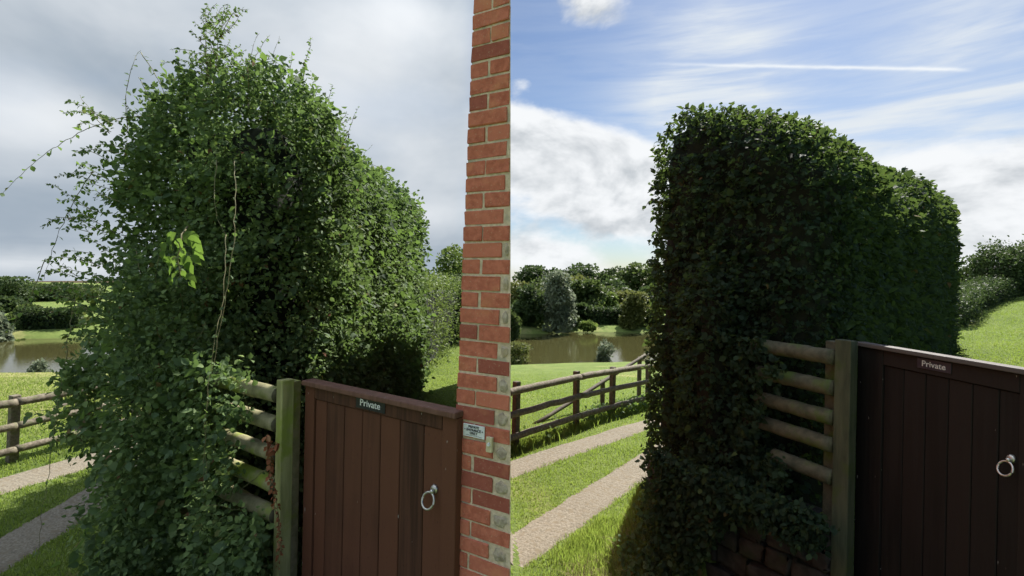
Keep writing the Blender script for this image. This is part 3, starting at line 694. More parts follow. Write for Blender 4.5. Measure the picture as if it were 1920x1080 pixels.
# upright bright suckers on the right shoulder
for (x0, y0), (x1, y1) in [((480, 270), (468, 105)), ((500, 280), (493, 125)), ((520, 275), (518, 105)), ((540, 290), (548, 95)), ((560, 290), (572, 125)), ((575, 300), (598, 160)),
                           ((590, 310), (624, 158)), ((555, 250), (545, 140)), ((470, 250), (448, 130)), ((590, 290), (610, 190)), ((500, 240), (540, 170)), ((530, 250), (585, 180)), ((600, 320), (650, 210)), ((610, 330), (640, 255))]:
    D = rngL.uniform(4.2, 4.8); mid = ((x0 + x1) / 2 + rngL.uniform(-10, 10), (y0 + y1) / 2)
    shoot(hedgeL, S3([(x0, y0 + 40, D + .2), (*mid, D), (x1, y1, D - .1)]), rngL, .005, .066, .026, 'leaf_bright', 'stem', .1, 1, hang=-.2, hi=.45)
# scattered shoots poking from the outline and the face
m = (gS[:, 2] > -.2); idx = rngL.choice(np.where(m)[0], 110, replace=False)
for i in idx:
    d = unit(gS[i] * rngL.uniform(.5, 1.0) + np.array([rngL.uniform(-.5, .5), rngL.uniform(-.4, .4), rngL.uniform(.3, 1.2)])); Ls = rngL.uniform(.18, .5); a = pS[i] - gS[i] * .05
    bnd = np.array([rngL.uniform(-.1, .1), rngL.uniform(-.1, .1), -.12 * rngL.random()])
    shoot(hedgeL, [a, a + d * Ls * .55, a + d * Ls + bnd], rngL, .003, rngL.uniform(.032, .055), .028, ['leaf_wild', 'leaf_wild', 'leaf_bramble', 'leaf_bright'][rngL.integers(4)], 'stem', .1, 1 + int(rngL.random() < .5))
# long loose suckers standing out of the crown and the right shoulder
for i in rngL.choice(np.where(gS[:, 2] > .35)[0], 85, replace=False):
    a = pS[i] - gS[i] * .08; Ls = rngL.uniform(.25, .62); d = unit(np.array([rngL.uniform(-.45, .55), rngL.uniform(-.3, .3), 1.0])); b_ = np.array([rngL.uniform(-.12, .12), rngL.uniform(-.08, .08), -.05])
    shoot(hedgeL, [a, a + d * Ls * .5, a + d * Ls + b_], rngL, .0032, rngL.uniform(.036, .056), .030, ['leaf_wild', 'leaf_bright', 'leaf_bramble'][rngL.integers(3)], 'stem_red', .12, 1 + int(rngL.random() < .4))
# drooping spray of big pale leaves near the middle of the hedge face
def big_spray():
    c = P(338, 455, 2.95); stem = S3([(352, 425, 3.3), (342, 436, 3.0), (337, 455, 2.93), (334, 490, 2.92), (340, 525, 2.95)])
    shoot(hedgeL, stem, rngL, .006, .05, .05, 'leaf_bright', 'stem', .6, 2, name='shoot')
    T, F = LEAF8
    for (px, py, ln, ang, tw) in [(330, 436, .155, 222, .2), (322, 442, .13, 240, -.3), (350, 432, .16, 310, .3), (358, 440, .15, 292, -.2), (338, 446, .11, 255, .1), (345, 478, .12, 300, .2), (330, 480, .10, 235, .1), (325, 500, .085, 215, 0), (352, 490, .10, 285, 0), (318, 480, .09, 250, .2), (350, 512, .09, 330, .1), (330, 515, .08, 200, 0), (312, 455, .10, 230, .3), (366, 462, .11, 285, -.3), (340, 462, .10, 275, .2), (360, 478, .09, 320, 0), (308, 470, .09, 245, .1), (344, 505, .08, 270, 0), (322, 520, .07, 250, .2), (356, 525, .07, 300, -.1)]:
        W = T.copy(); W[:, 2] -= .7 * W[:, 1] ** 2; W[:, 0] *= 1.1; ln = ln * .66
        me = from_faces('leaf', W, F, True, np.full(len(F), rngL.uniform(.0, .7))); me.materials.append(M['leaf_bright'])
        o = bpy.data.objects.new('leaf', me); COL.objects.link(o); o.parent = hedgeL; a = R(ang)
        y = np.array([math.cos(a), -.25, math.sin(a)]); nn = np.array([tw, -.8, .55]); X, Yv, Zv = frames(y[None], nn[None]); p = P(px, py, 2.93 + rngL.uniform(-.04, .04))
        o.matrix_local = Matrix([[X[0][r] * ln, Yv[0][r] * ln, Zv[0][r] * ln, p[r]] for r in range(3)] + [[0, 0, 0, 1]])
big_spray()

# ------------------------------------------------------------------ clipped hedge (right)
rngR = np.random.default_rng(33)
def ztopR(x, y):
    s = -((x - 2.38) * .722 + (y - 3.80) * -.692)          # distance inside the right-hand face
    return 3.86 + .03 * (y - 5) - .55 * np.exp(-(s / .8) ** 2) * smooth(11, 5, y) + .05 * np.sin(y * 1.7) + .05 * np.sin(x * 2.3)
def z0R(x, y): return .34 + .35 * smooth(6, 9, y)
def extraR(p):
    e = []
    for c, r in (((1.82, 5.10, .60), (.32, .30, .22)), ((2.0, 4.45, .60), (.28, .40, .22)), ((1.84, 4.66, 1.3), (.28, .32, 1.1))):
        q = (p - np.array(c)) / np.array(r); e.append((np.linalg.norm(q, axis=1) - 1) * min(r))
    return np.minimum.reduce(e)
def sdfR(p): return hedge_sdf(p, HR, z0R, ztopR, .42, .045, .02, extraR)
hedgeR = empty('hedge', (0, 0, 0))
tag(hedgeR, 'neatly clipped tall dark hedge with a rounded top beside the dark brown gate', 'hedge')
loR, hiR = (.8, 3.2, -.1), (12.2, 15.2, 4.6)
link('dark_core', core_mesh('dark_core', sdfR, loR, hiR, .12, .13, 1), hedgeR, [M['twig']])
pR, gR = sample_shell(sdfR, loR, hiR, 29000, .30, rngR, pocket=.22)
cq, cg = cover([(1370, 1430, 630, 900, 4.15, 4.45, 190), (1430, 1460, 660, 720, 4.0, 4.1, 20), (1420, 1465, 850, 930, 3.95, 4.1, 60)], rngR)
pR = np.concatenate([pR, cq]); gR = np.concatenate([gR, cg])
trim = twig_leaves(pR, gR, 6, rngR, .042, .08, LEAF8, up=.2, droop=.3, flat=.6)
sel = rngR.random(len(trim[0])) < .10; trim[3] = np.where(sel, trim[3] * 1.5, trim[3] * rngR.uniform(.65, 1.1, len(trim[3])))
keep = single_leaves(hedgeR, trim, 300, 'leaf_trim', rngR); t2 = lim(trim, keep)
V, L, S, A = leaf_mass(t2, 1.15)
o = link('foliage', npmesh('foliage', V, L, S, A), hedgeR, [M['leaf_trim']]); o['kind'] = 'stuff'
cand = np.where((gR[:, 2] > .5))[0]
for i in rngR.choice(cand, 110, replace=False):
    a = pR[i] - gR[i] * .03; d = unit(np.array([rngR.uniform(-.4, .4), rngR.uniform(-.4, .4), 1.0])); Ls = rngR.uniform(.08, .26)
    shoot(hedgeR, [a, a + d * Ls * .5, a + d * Ls], rngR, .003, .06, .022, 'leaf_bramble', 'stem_red', .1, 1)
for lst in [[(1215, 840, 5.2), (1222, 862, 5.1), (1216, 885, 5.1)], [(1228, 850, 5.1), (1236, 868, 5.05), (1232, 880, 5.05)], [(1240, 380, 5.4), (1222, 375, 5.35), (1206, 395, 5.35)], [(1232, 350, 5.4), (1218, 362, 5.4)], [(1290, 225, 5.3), (1282, 212, 5.3)]]:
    shoot(hedgeR, S3(lst), rngR, .004, .085, .03, 'leaf_trim', 'stem_red', .0, 1, hang=.9)

# ------------------------------------------------------------------ gates
def plane_hit(px, py, O, eu):      # (u, z) on the vertical plane through O along eu
    d = raydir(px, py); n = np.array([-eu[1], eu[0], 0]); t = np.dot(np.append(O[:2], 0) - np.append(CAM[:2], 0), n) / np.dot(d, n); q = CAM + d * t
    return float(np.dot(q[:2] - O[:2], eu)), float(q[2])
def text_mesh(txt, size, name='lettering', bold=0.0):
    cu = bpy.data.curves.new('txt', 'FONT'); cu.body = txt; cu.size = size; cu.extrude = .0006; cu.offset = bold; cu.align_x = 'CENTER'; cu.align_y = 'CENTER'; cu.resolution_u = 3
    ob = bpy.data.objects.new('txt', cu); COL.objects.link(ob); dg = bpy.context.evaluated_depsgraph_get(); me = bpy.data.meshes.new_from_object(ob.evaluated_get(dg)); me.name = name
    bpy.data.objects.remove(ob); bpy.data.curves.remove(cu); me.materials.clear(); return me
def sign(name, loc, rz, w, h, t, plate, label, lines, lmat, bold=0.0, screws=None, wide=1.0):
    """local x right, -y towards the viewer, z up, origin at the plate's lower middle on the wall plane"""
    r = empty(name, loc, rz); tag(r, label, 'sign')
    link('plate', bm_mesh('plate', box_bm(-w / 2, w / 2, -t, 0, 0, h, .0012)), r, [M[plate]])
    for txt, size, z in lines:
        me = text_mesh(txt, size, bold=bold); o = link('lettering', me, r, [M[lmat]]); o.rotation_euler = (R(90), 0, 0); o.location = (0, -t - .0012, z); o.scale = (wide, 1, 1)
    for x in screws or ():
        b = bmesh.new(); bmesh.ops.create_cone(b, cap_ends=True, segments=10, radius1=.0035, radius2=.0025, depth=.003, matrix=Matrix.Translation((x, -t - .001, h * .56)) @ Matrix.Rotation(R(90), 4, 'X')); link('screw', bm_mesh('screw', b), r, [M['letter_dark']])
    return r
def build_gate(tl, tr, Dl, ratio, grooves, stile_px, ptop, label, wood, cap, sign_px, ring_px, zb, lettermat, siglabel):
    O = P(*tl, Dl); Rr = P(*tr, Dl / ratio); eu = unit((Rr - O)[:2]); ztop = (O[2] + Rr[2]) / 2; rz = math.atan2(eu[1], eu[0])
    U = lambda px, py: plane_hit(px, py, O, eu)
    Lg = np.linalg.norm((Rr - O)[:2]) + (.12 if tr[0] > 1900 else .02)
    g = empty('gate', (O[0], O[1], zb), rz); tag(g, label, 'gate'); H = ztop - zb
    us = [U(px, 820)[0] for px in grooves]; pt = U(*ptop)[1] - zb; z1 = H - .028
    link('top_cap', bm_mesh('top_cap', box_bm(-.006, Lg, -.022, .062, H - .028, H, .006, seg=2)), g, [M[cap]])
    link('stile', bm_mesh('stile', box_bm(0, us[0] - .001, .002, .05, .02, H - .031, .003)), g, [M[wood]])
    link('stile', bm_mesh('stile', box_bm(us[-1] + .001, Lg - .005, .002, .05, .02, H - .031, .003)), g, [M[wood]])
    link('top_rail', bm_mesh('top_rail', box_bm(us[0] + .001, us[-1] - .001, .003, .049, pt, H - .031, .003)), g, [M[wood]])
    for a, b in zip(us[:-1], us[1:]):
        link('board', bm_mesh('board', box_bm(a + .0022, b - .0022, .013 + random.uniform(0, .002), .034, .02, pt - .003, .0035)), g, [M[wood]])
    link('dark_backing', bm_mesh('dark_backing', box_bm(us[0] + .003, us[-1] - .003, .037, .052, .03, pt - .004, .002)), g, [M['gap']])  # near-black sheet behind the boards, stands in for shade in the gaps
    # ring handle
    uh, zh = U(*ring_px[0]); ur, zr = U(*ring_px[1]); zh -= zb; zr -= zb; rr = ring_px[2]
    b = bmesh.new(); bmesh.ops.create_cone(b, cap_ends=True, segments=20, radius1=rr * .62, radius2=rr * .5, depth=.012, matrix=Matrix.Translation((uh, .008, zh)) @ Matrix.Rotation(R(90), 4, 'X'))
    bmesh.ops.create_uvsphere(b, u_segments=14, v_segments=8, radius=rr * .30, matrix=Matrix.Translation((uh, -.008, zh - .006))); 
    hd = link('ring_handle', bm_mesh('ring_handle', b, True), g, [M['metal']])
    th = np.linspace(0, 2 * math.pi, 33)[:-1]; pts = np.stack([ur + rr * np.sin(th), -.020 + .012 * np.cos(th), zr + rr * np.cos(th)], -1); pts = np.concatenate([pts, pts[:1]])
    V, F = tube_arrays(pts, .0055, 8, cap=False); link('ring', from_faces('ring', V, F), hd, [M['metal']])
    us0, zs0 = U(*sign_px[0]); us1, zs1 = U(*sign_px[1]); _, zc = U((sign_px[0][0] + sign_px[1][0]) / 2, (sign_px[0][1] + sign_px[1][1]) / 2); w = us1 - us0; h = w * .33 if len(sign_px) < 3 else sign_px[2]
    uc = (us0 + us1) / 2; loc = np.append(O[:2] + eu * uc, zc - h / 2); nrm = np.array([-eu[1], eu[0]]); loc[:2] += nrm * .002
    sign('sign', loc, rz, w, h, .004, 'sign_black', siglabel, [('Private', h * .80, h * .50)], lettermat, bold=.0004, wide=w / (h * 3.15))
    return O, eu, rz, ztop
gL = build_gate((572, 712), (852, 772), 2.98, 1.27, [587, 608, 641, 675, 709, 746, 791, 828], None, (700, 775), 'reddish brown boarded wooden gate between the mossy post and the brick wall',
                'gate_red', 'gate_cap', ((668, 748), (722, 769), .062), ((812, 918), (808, 936), .036), -.25, 'letter_white', 'small black Private nameplate on the reddish brown gate')
gR_ = build_gate((1608, 641), (1916, 690), 3.67, 1.41, [1652, 1689, 1730, 1773, 1818, 1868, 1909], None, (1760, 706), 'shaded dark brown boarded wooden gate with a sunlit grey top at the right edge',
                 'gate_shaded', 'gate_cap_grey', ((1720, 678), (1784, 693), .062), ((1893, 860), (1891, 878), .036), -.25, 'letter_dim', 'small black Private nameplate on the shaded dark brown gate')

# ------------------------------------------------------------------ log rail panels with their posts
def log_panel(post_px, post_top, D, rails, label, logm, postm, zb, pw=.06):
    """post_px: left edge of backing post, split, right edge.  rails: ((px,py right end centre),(px,py left end centre), depth ratio, radius)"""
    c = P(post_px[1], post_top, D); r0 = rails[0]
    a = P(*rails[2][0], D - .05); b = P(*rails[2][1], (D - .05) * rails[2][2]); e = unit((b - a)[:2]); rz = math.atan2(-e[1], -e[0])
    g = empty('log_fence', (c[0], c[1], zb), rz); tag(g, label, 'fence')
    inv = Matrix.Rotation(-rz, 4, 'Z') @ Matrix.Translation((-c[0], -c[1], -zb)); loc = lambda p: np.array(inv @ Vector(p))
    H = c[2] - zb; w1 = pw
    b1 = box_bm(.0, w1, -.075, .0, 0, H, .006, seg=2)
    for v in b1.verts:
        if v.co.z > H - .02: v.co.z += .012 - .12 * abs(v.co.x - w1 / 2)
    link('post', bm_mesh('post', b1), g, [M[postm]])
    link('post', bm_mesh('post', box_bm(-.115, -.003, -.005, .085, 0, H - .02, .005, seg=2)), g, [M[logm]])
    for (pr, pl, ratio, rad) in rails:
        A = loc(P(*pr, D - .05)); B = loc(P(*pl, (D - .05) * ratio)); A[0] = min(A[0], -.012); A[1] = B[1] = -.052; B[2] = A[2] + (B[2] - A[2]) * .15
        n = 14; pts = np.array([A + (B - A) * t for t in np.linspace(0, 1, n)]); pts[:, 2] += rngL.normal(0, .0015, n)
        V, F = tube_arrays(pts, rad * (1 + rngL.normal(0, .015, n)), 14)
        mi = np.zeros(len(F), int); mi[-2:] = 1; me = from_faces('rail', V, F, True, None, mi); o = link('rail', me, g, [M[logm], M['log_end']])
    return g
log_panel((510, 541, 568), 711, 2.99, [((536, 742), (400, 706), 1.20, .046), ((533, 797), (440, 765), 1.12, .045), ((530, 855), (410, 808), 1.14, .043), ((527, 912), (410, 862), 1.15, .045), ((524, 968), (390, 906), 1.17, .046)],
          'mossy log rail panel and green post left of the reddish brown gate', 'log_moss', 'post_moss', -.5)
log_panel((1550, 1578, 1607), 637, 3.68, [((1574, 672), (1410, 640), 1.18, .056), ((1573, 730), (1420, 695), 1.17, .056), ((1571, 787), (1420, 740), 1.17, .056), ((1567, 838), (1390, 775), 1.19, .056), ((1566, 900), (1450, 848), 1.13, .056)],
          'shaded log rail panel and grey green post left of the dark brown gate', 'log_shaded', 'post_shaded', -.8, .115)

# ------------------------------------------------------------------ brick house corner with flint
def brick_house():
    W0 = np.array([-.290, 2.42]); e = np.array([.86, -.51]); Wd = .328; zb = -.9; zt = 3.9
    rz = math.atan2(e[1], e[0]); g = empty('brick_house', (W0[0], W0[1], zb), rz); tag(g, 'tall narrow red brick house corner with flint edge beside the reddish brown gate', 'house')
    # the pier tapers a little as it rises
    (ua, za), (ub, zc), (uc, zd), (ud, ze) = plane_hit(888, 5, W0, e), plane_hit(843, 1075, W0, e), plane_hit(957, 5, W0, e), plane_hit(957, 1075, W0, e)
    xl = lambda z: ub + (ua - ub) * (z + zb - zc) / (za - zc)
    xr = lambda z: ud + (uc - ud) * (z + zb - ze) / (zd - ze)
    H = zt - zb; cr = .0752; n = int(H / cr)
    # body behind the facing bricks, in world coordinates brought to the local frame
    inv = Matrix.Rotation(-rz, 4, 'Z') @ Matrix.Translation((-W0[0], -W0[1], -zb))
    b = bmesh.new(); ring = []
    L2, R2 = (-.78, 11.5), (-.06, 11.5)  # unseen back part, length and height shaped to shade lawn and shaggy hedge
    for z in (0.0, H):
        r = []; zbk = z if z == 0 else 2.6 - zb
        for q in ((xl(z) + .004, .003), (xr(z) - .001, .003)): r.append(b.verts.new((q[0], q[1], z)))
        for wx, wy in (R2, L2): v = inv @ Vector((wx, wy, 0)); r.append(b.verts.new((v.x, v.y, zbk)))
        ring.append(r)
    for i in range(4): b.faces.new((ring[0][i], ring[0][(i + 1) % 4], ring[1][(i + 1) % 4], ring[1][i]))
    b.faces.new(ring[1]); b.faces.new(ring[0][::-1])
    me = bm_mesh('wall', b); link('wall', me, g, [M['brick_wall'], M['mortar']]); 
    for p in me.polygons:
        if abs(p.center.y - .003) < .01: p.material_index = 1
    rb = random.Random(4)
    for k in range(n):
        z0 = k * cr + .005; z1 = (k + 1) * cr - .005; a, r = xl(z0), xr(z0) - .006
        runs = [(0, .214)] if k % 2 else [(0, .098), (.110, .36)]
        if k % 2 and r - a - .22 > .03: pass
        for s0, s1 in runs:
            x0, x1 = a + s0, min(a + s1 + rb.uniform(-.004, .004), r)
            if x1 - x0 < .02: continue
            jy = rb.uniform(-.003, .002)
            bb = box_bm(x0, x1, jy - .001, .011, z0 + rb.uniform(-.0015, .0015), z1 + rb.uniform(-.0015, .0015), .0045, seg=2)
            for v in bb.verts:
                if v.co.y < .03: v.co += Vector((rb.uniform(-.0024, .0024), rb.uniform(-.002, .0016), rb.uniform(-.0024, .0024)))
            link('brick', bm_mesh('brick', bb), g, [M['brick']])
        if k % 2:
            x0 = a + .226
            if r - x0 > .02:
                bs = bmesh.new(); bmesh.ops.create_icosphere(bs, subdivisions=2, radius=1.0); w = (r - x0)
                for v in bs.verts:
                    nn = .75 + .4 * rb.random(); v.co = Vector((x0 + w * .44 + v.co.x * w * .42 * nn,   .003 + v.co.y * .010 * nn, (z0 + z1) / 2 + v.co.z * .030 * nn))
                link('flint', bm_mesh('flint', bs), g, [M['flint']])
    link('coping', bm_mesh('coping', box_bm(-.05, Wd + .03, -.04, .12, H + .002, H + .07, .01)), g, [M['slate']])
    # sign and bell push
    u, z = plane_hit(890, 809, W0, e); loc = np.append(W0 + e * u, z - .026); nr = np.array([-e[1], e[0]]); loc[:2] -= nr * .0045
    s = sign('sign', loc, rz, .118, .058, .004, 'sign_white', 'small white Private Entrance Only plaque screwed to the brick wall', [('PRIVATE', .0155, .0470), ('ENTRANCE', .0155, .0325), ('ONLY', .0155, .0185)], 'letter_dark', bold=.0004, screws=(-.048, .048), wide=1.0)
    # the faint flourish under the words
    b = bmesh.new(); box_bm(-.045, .030, -.0051, -.0042, .0082, .0090, 0, b); box_bm(.028, .046, -.0051, -.0042, .0070, .0078, 0, b); link('underline', bm_mesh('underline', b), s, [M['letter_dark']])
    u, z = plane_hit(921, 832, W0, e); loc = np.append(W0 + e * u, z - .034); loc[:2] -= nr * .0045
    d = empty('doorbell', loc, rz); tag(d, 'cream doorbell push on the brick wall below the white plaque', 'doorbell')
    link('case', bm_mesh('case', box_bm(-.0155, .0155, -.016, 0, 0, .068, .003, seg=2)), d, [M['bell']])
    b = bmesh.new(); bmesh.ops.create_cone(b, cap_ends=True, segments=18, radius1=.0088, radius2=.0075, depth=.006, matrix=Matrix.Translation((0, -.0185, .036)) @ Matrix.Rotation(R(90), 4, 'X')); link('button', bm_mesh('button', b), d, [M['sign_white']])
brick_house()

# ------------------------------------------------------------------ dead creeper on the mossy post
rngD = np.random.default_rng(5)
creep = empty('dead_creeper', tuple(P(515, 1060, 2.86))); tag(creep, 'withered red brown creeper clinging to the mossy log panel', 'creeper')
off = Vector(creep.location)
for pts in ([(500, 815, 2.84), (505, 850, 2.84), (512, 900, 2.84), (525, 1000, 2.83), (522, 1070, 2.83)], [(520, 830, 2.84), (505, 870, 2.84), (516, 960, 2.84), (530, 1040, 2.83)]):
    q = [p - np.array(off) for p in S3(pts)]; shoot(creep, q, rngD, .0025, .038, .010, 'leaf_dead', 'stem_red', 0, 1, name='vine', hang=.6)

# ------------------------------------------------------------------ retaining wall of dark stones under the clipped hedge
def stone_wall():
    a = np.array([2.30, 3.66]); b = np.array([1.40, 5.05]); d = unit(b - a); rz = math.atan2(-d[1], -d[0]); L = np.linalg.norm(b - a); rs = random.Random(9)
    g = empty('stone_wall', (b[0], b[1], -.68), rz); tag(g, 'low dark rubble stone wall half hidden under the clipped hedge', 'wall')
    link('core', bm_mesh('core', box_bm(0, L, .05, .35, 0, 1.02, .02)), g, [M['stone']])
    z = 0.0
    while z < .98:
        h = rs.uniform(.11, .2); x = -.02
        while x < L:
            w = rs.uniform(.16, .38); bb = box_bm(x + .008, min(x + w, L + .02) - .008, -.03 + rs.uniform(-.03, .03), .12, z + .007, min(z + h, 1.03) - .007, min(.03, h * .25), seg=2)
            for v in bb.verts: v.co += Vector((rs.uniform(-.022, .022), rs.uniform(-.025, .02), rs.uniform(-.02, .02)))
            link('stone', bm_mesh('stone', bb, True), g, [M['stone']]); x += w
        z += h
stone_wall()

# ------------------------------------------------------------------ field fences
def rail_fence(posts, label, rail_h, ext0, ext1, pm, rm):
    """posts: list of (x, y, height)"""
    x0, y0, _ = posts[0]; z0 = float(height(x0, y0)); g = empty('rail_fence', (x0, y0, z0)); tag(g, label, 'fence'); o = np.array([x0, y0, z0]); rg = np.random.default_rng(int(abs(x0) * 100))
    dirv = unit(np.array(posts[-1][:2]) - np.array(posts[0][:2])); ang = math.atan2(dirv[1], dirv[0]); nrm = np.array([dirv[1], -dirv[0], 0])
    if nrm[1] > 0: nrm = -nrm
    for x, y, h in posts:
        z = float(height(x, y)); b = box_bm(-.055, .055, -.05, .05, -.25, h, .008)
        for v in b.verts: v.co += Vector((rg.uniform(-.004, .004), rg.uniform(-.004, .004), 0))
        me = bm_mesh('post', b); p = link('post', me, g, [M[pm]]); p.location = Vector((x, y, z)) - Vector(o); p.rotation_euler = (rg.uniform(-.02, .02), rg.uniform(-.02, .02), ang)
    pp = [np.array([x, y, float(height(x, y))]) for x, y, h in posts]; pp = [pp[0] - (pp[1] - pp[0]) / np.linalg.norm(pp[1] - pp[0]) * ext0] + pp + [pp[-1] + (pp[-1] - pp[-2]) / np.linalg.norm(pp[-1] - pp[-2]) * ext1]
    for hh, rad in rail_h:
        for s in range(0, len(pp) - 1, 2):
            seg = pp[s:s + 3]
            if len(seg) < 2: continue
            pts = catmull([q + np.array([0, 0, hh]) + nrm * .075 for q in seg], 16) - o; pts[:, 2] += rg.normal(0, .004, 16)
            V, F = tube_arrays(pts, rad * (1 + rg.normal(0, .03, 16)), 10); link('rail', from_faces('rail', V, F), g, [M[rm]])
    return g
def gp(px, py, z=TRACK_Z): q = PZ(px, py, z); return q[0], q[1]
fr = [gp(966, 843), gp(1080, 800), gp(1147, 774), gp(1215, 750)]
rail_fence([(*fr[0], 1.13), (*fr[1], 1.10), (*fr[2], 1.08), (*fr[3], 1.05)], 'weathered three rail fence beside the track left of the clipped hedge', [(1.0, .062), (.62, .055), (.24, .055)], .35, 1.6, 'fence_dark', 'fence_wood')
fl = [gp(22, 868), gp(150, 832)]; fl0 = (fl[0][0] * 2 - fl[1][0], fl[0][1] * 2 - fl[1][1])
rail_fence([(*fl0, 1.0), (*fl[0], 1.0), (*fl[1], 1.0), (fl[1][0] * 2 - fl[0][0], fl[1][1] * 2 - fl[0][1], 1.0)], 'weathered three rail fence at the left edge behind the shaggy hedge', [(.90, .058), (.55, .052), (.20, .052)], .3, 1.6, 'fence_wood', 'fence_wood')
def sloping_fence(a, b, posts, label):
    A, B = P(*a), P(*b); zb = float(height(A[0], A[1])); g = empty('brace_rail', (A[0], A[1], zb)); tag(g, label, 'rail'); o = np.array([A[0], A[1], zb]); rg = np.random.default_rng(3)
    pts = np.array([A + (B - A) * t for t in np.linspace(0, 1, 10)]) - o; V, F = tube_arrays(pts, .045 * (1 + rg.normal(0, .03, 10)), 9); link('rail', from_faces('rail', V, F), g, [M['fence_dark']])
    for t in posts:
        q = A + (B - A) * t; z = float(height(q[0], q[1])); p = link('post', bm_mesh('post', box_bm(-.05, .05, -.05, .05, -.2, q[2] - z + .03, .008)), g, [M['fence_dark']]); p.location = Vector((q[0], q[1] + .06, z)) - Vector(o)
sloping_fence((1000, 798, 10.2), (1216, 662, 14.5), (.52, .9), 'thin dark rail sloping away behind the fence by the clipped hedge')
sloping_fence((-20, 838, 9.0), (150, 742, 11.5), (.42,), 'thin dark rail sloping behind the fence at the left edge')

# ------------------------------------------------------------------ trees, shrubs and far hedges
def tree(name, label, cat, base, h, rad, mat, n, seed, lobes=None, trunk=.25, leaf=.28, cone=0.0, group=None, ry=None, part='crown', low=.12):
    rg = np.random.default_rng(seed); g = empty(name, base); tag(g, label, cat, group); ry = ry or rad
    k = lobes or 9; cs = []
    for i in range(k):
        zz = rg.uniform(low, .92); wdt = (1 - cone * zz) * math.sqrt(max(.12, 1 - (2 * (zz - .45)) ** 2 * .75)); a = rg.uniform(0, 2 * math.pi); rr = math.sqrt(rg.random()) * .62 * wdt
        cs.append((np.array([math.cos(a) * rr * rad, math.sin(a) * rr * ry, zz * h]), rg.uniform(.32, .52) * (1 - .5 * cone * zz)))
    cs.append((np.array([0, 0, h * .45]), .62)); cs.append((np.array([0, 0, h * .78]), .38 * (1 - .3 * cone)))
    w = np.array([c[1] ** 2 for c in cs]); which = rg.choice(len(cs), n, p=w / w.sum()); C = np.array([c[0] for c in cs])[which]; q = np.array([c[1] for c in cs])[which]
    dr = unit(rg.normal(0, 1, (n, 3))); rr = (rg.random(n) ** .33) * (1 + .22 * vnoise(dr * 2 + which[:, None] * 3.1, 1.5)); ext = np.stack([q * rad, q * ry, q * h * .42], -1)
    p = C + dr * rr[:, None] * ext; p[:, 2] = np.clip(p[:, 2], .02 * h, h * 1.02)
    yd = unit(dr + rg.normal(0, .6, (n, 3)) + np.array([0, 0, -.1])); nn = unit(dr * .9 + rg.normal(0, .5, (n, 3)) + np.array([0, 0, .4])); base_r = np.array([rg.random() for _ in cs])[which]
    V, L, S, A = leaves_arrays(p, yd, nn, leaf * rg.uniform(.6, 1.3, n), LEAF5 if leaf < .12 else CARD4, np.clip(base_r * .5 + rg.random(n) * .5, 0, 1), 1.2)
    o = link(part, npmesh(part, V, L, S, A), g, [M[mat]]); o['kind'] = 'stuff'
    Vs, Fs = tube_arrays([(0, 0, -.2), (.03, 0, h * .25), (0, .04, h * .55), (.02, 0, h * .8)], [h * trunk * .11, h * trunk * .085, h * trunk * .055, h * trunk * .02], 8); off = len(Vs); VV, FF = [Vs], list(Fs)
    for c, _ in cs[:6]:
        v, f = tube_arrays([(0, 0, c[2] * .45), c * np.array([.5, .5, .8]), c], [h * trunk * .045, h * trunk * .03, h * trunk * .012], 5); VV.append(v); FF += [[i + off for i in ff] for ff in f]; off += len(v)
    link('trunk', from_faces('trunk', np.concatenate(VV), FF), g, [M['bark']]); return g
def G(px, D):       # ground point at depth D on pixel column px
    x = (px - 960) / FPX * D; return (x, D, float(height(x, D)))
def Hpx(base, py, px): return (CAM[2] + raydir(px, py)[2] * base[1]) - base[2]
def put(name, label, cat, px, D, ytop, wpx, mat, n, seed, **k):
    b = G(px, D); return tree(name, label, cat, b, Hpx(b, ytop, px) / 1.0, wpx / 2 / FPX * D, mat, n, seed, **k)
put('willow_tree', 'silvery grey conical tree standing at the far edge of the pond', 'tree', 1046, 60.5, 507, 84, 'tree_silver', 5200, 1, cone=.30, leaf=.34, lobes=16, low=.03)
put('tree', 'dark rounded tree left of the silvery tree across the pond', 'tree', 992, 62, 538, 90, 'tree_dark', 4200, 2, leaf=.36, low=.05)
put('shrub', 'olive green shrub right next to the brick corner across the pond', 'shrub', 962, 54, 585, 44, 'tree_mid', 2400, 3, leaf=.3, low=.05)
put('tree', 'broad olive green tree just right of the silvery tree', 'tree', 1102, 74, 530, 90, 'tree_mid', 4600, 4, leaf=.42, low=.05)
put('tree', 'tall olive tree rising behind the silvery tree', 'tree', 1060, 84, 514, 130, 'tree_olive', 4200, 5, leaf=.5)
put('tree', 'pale olive tree behind the dark tree near the brick corner', 'tree', 985, 80, 532, 110, 'tree_olive', 3600, 6, leaf=.46, low=.05)
put('bush', 'yellow green round bush by the pond just left of the clipped hedge', 'bush', 1192, 64, 552, 66, 'tree_olive', 3600, 7, leaf=.34, low=.05)
put('bush', 'pale olive bush behind the dark clipped hedge across the pond', 'bush', 1142, 78, 549, 62, 'tree_lime', 2600, 8, leaf=.42, low=.05)
put('bush', 'second pale bush behind the dark clipped hedge across the pond, nearer the willow', 'bush', 1112, 80, 556, 50, 'tree_olive', 2000, 9, leaf=.42, low=.05)
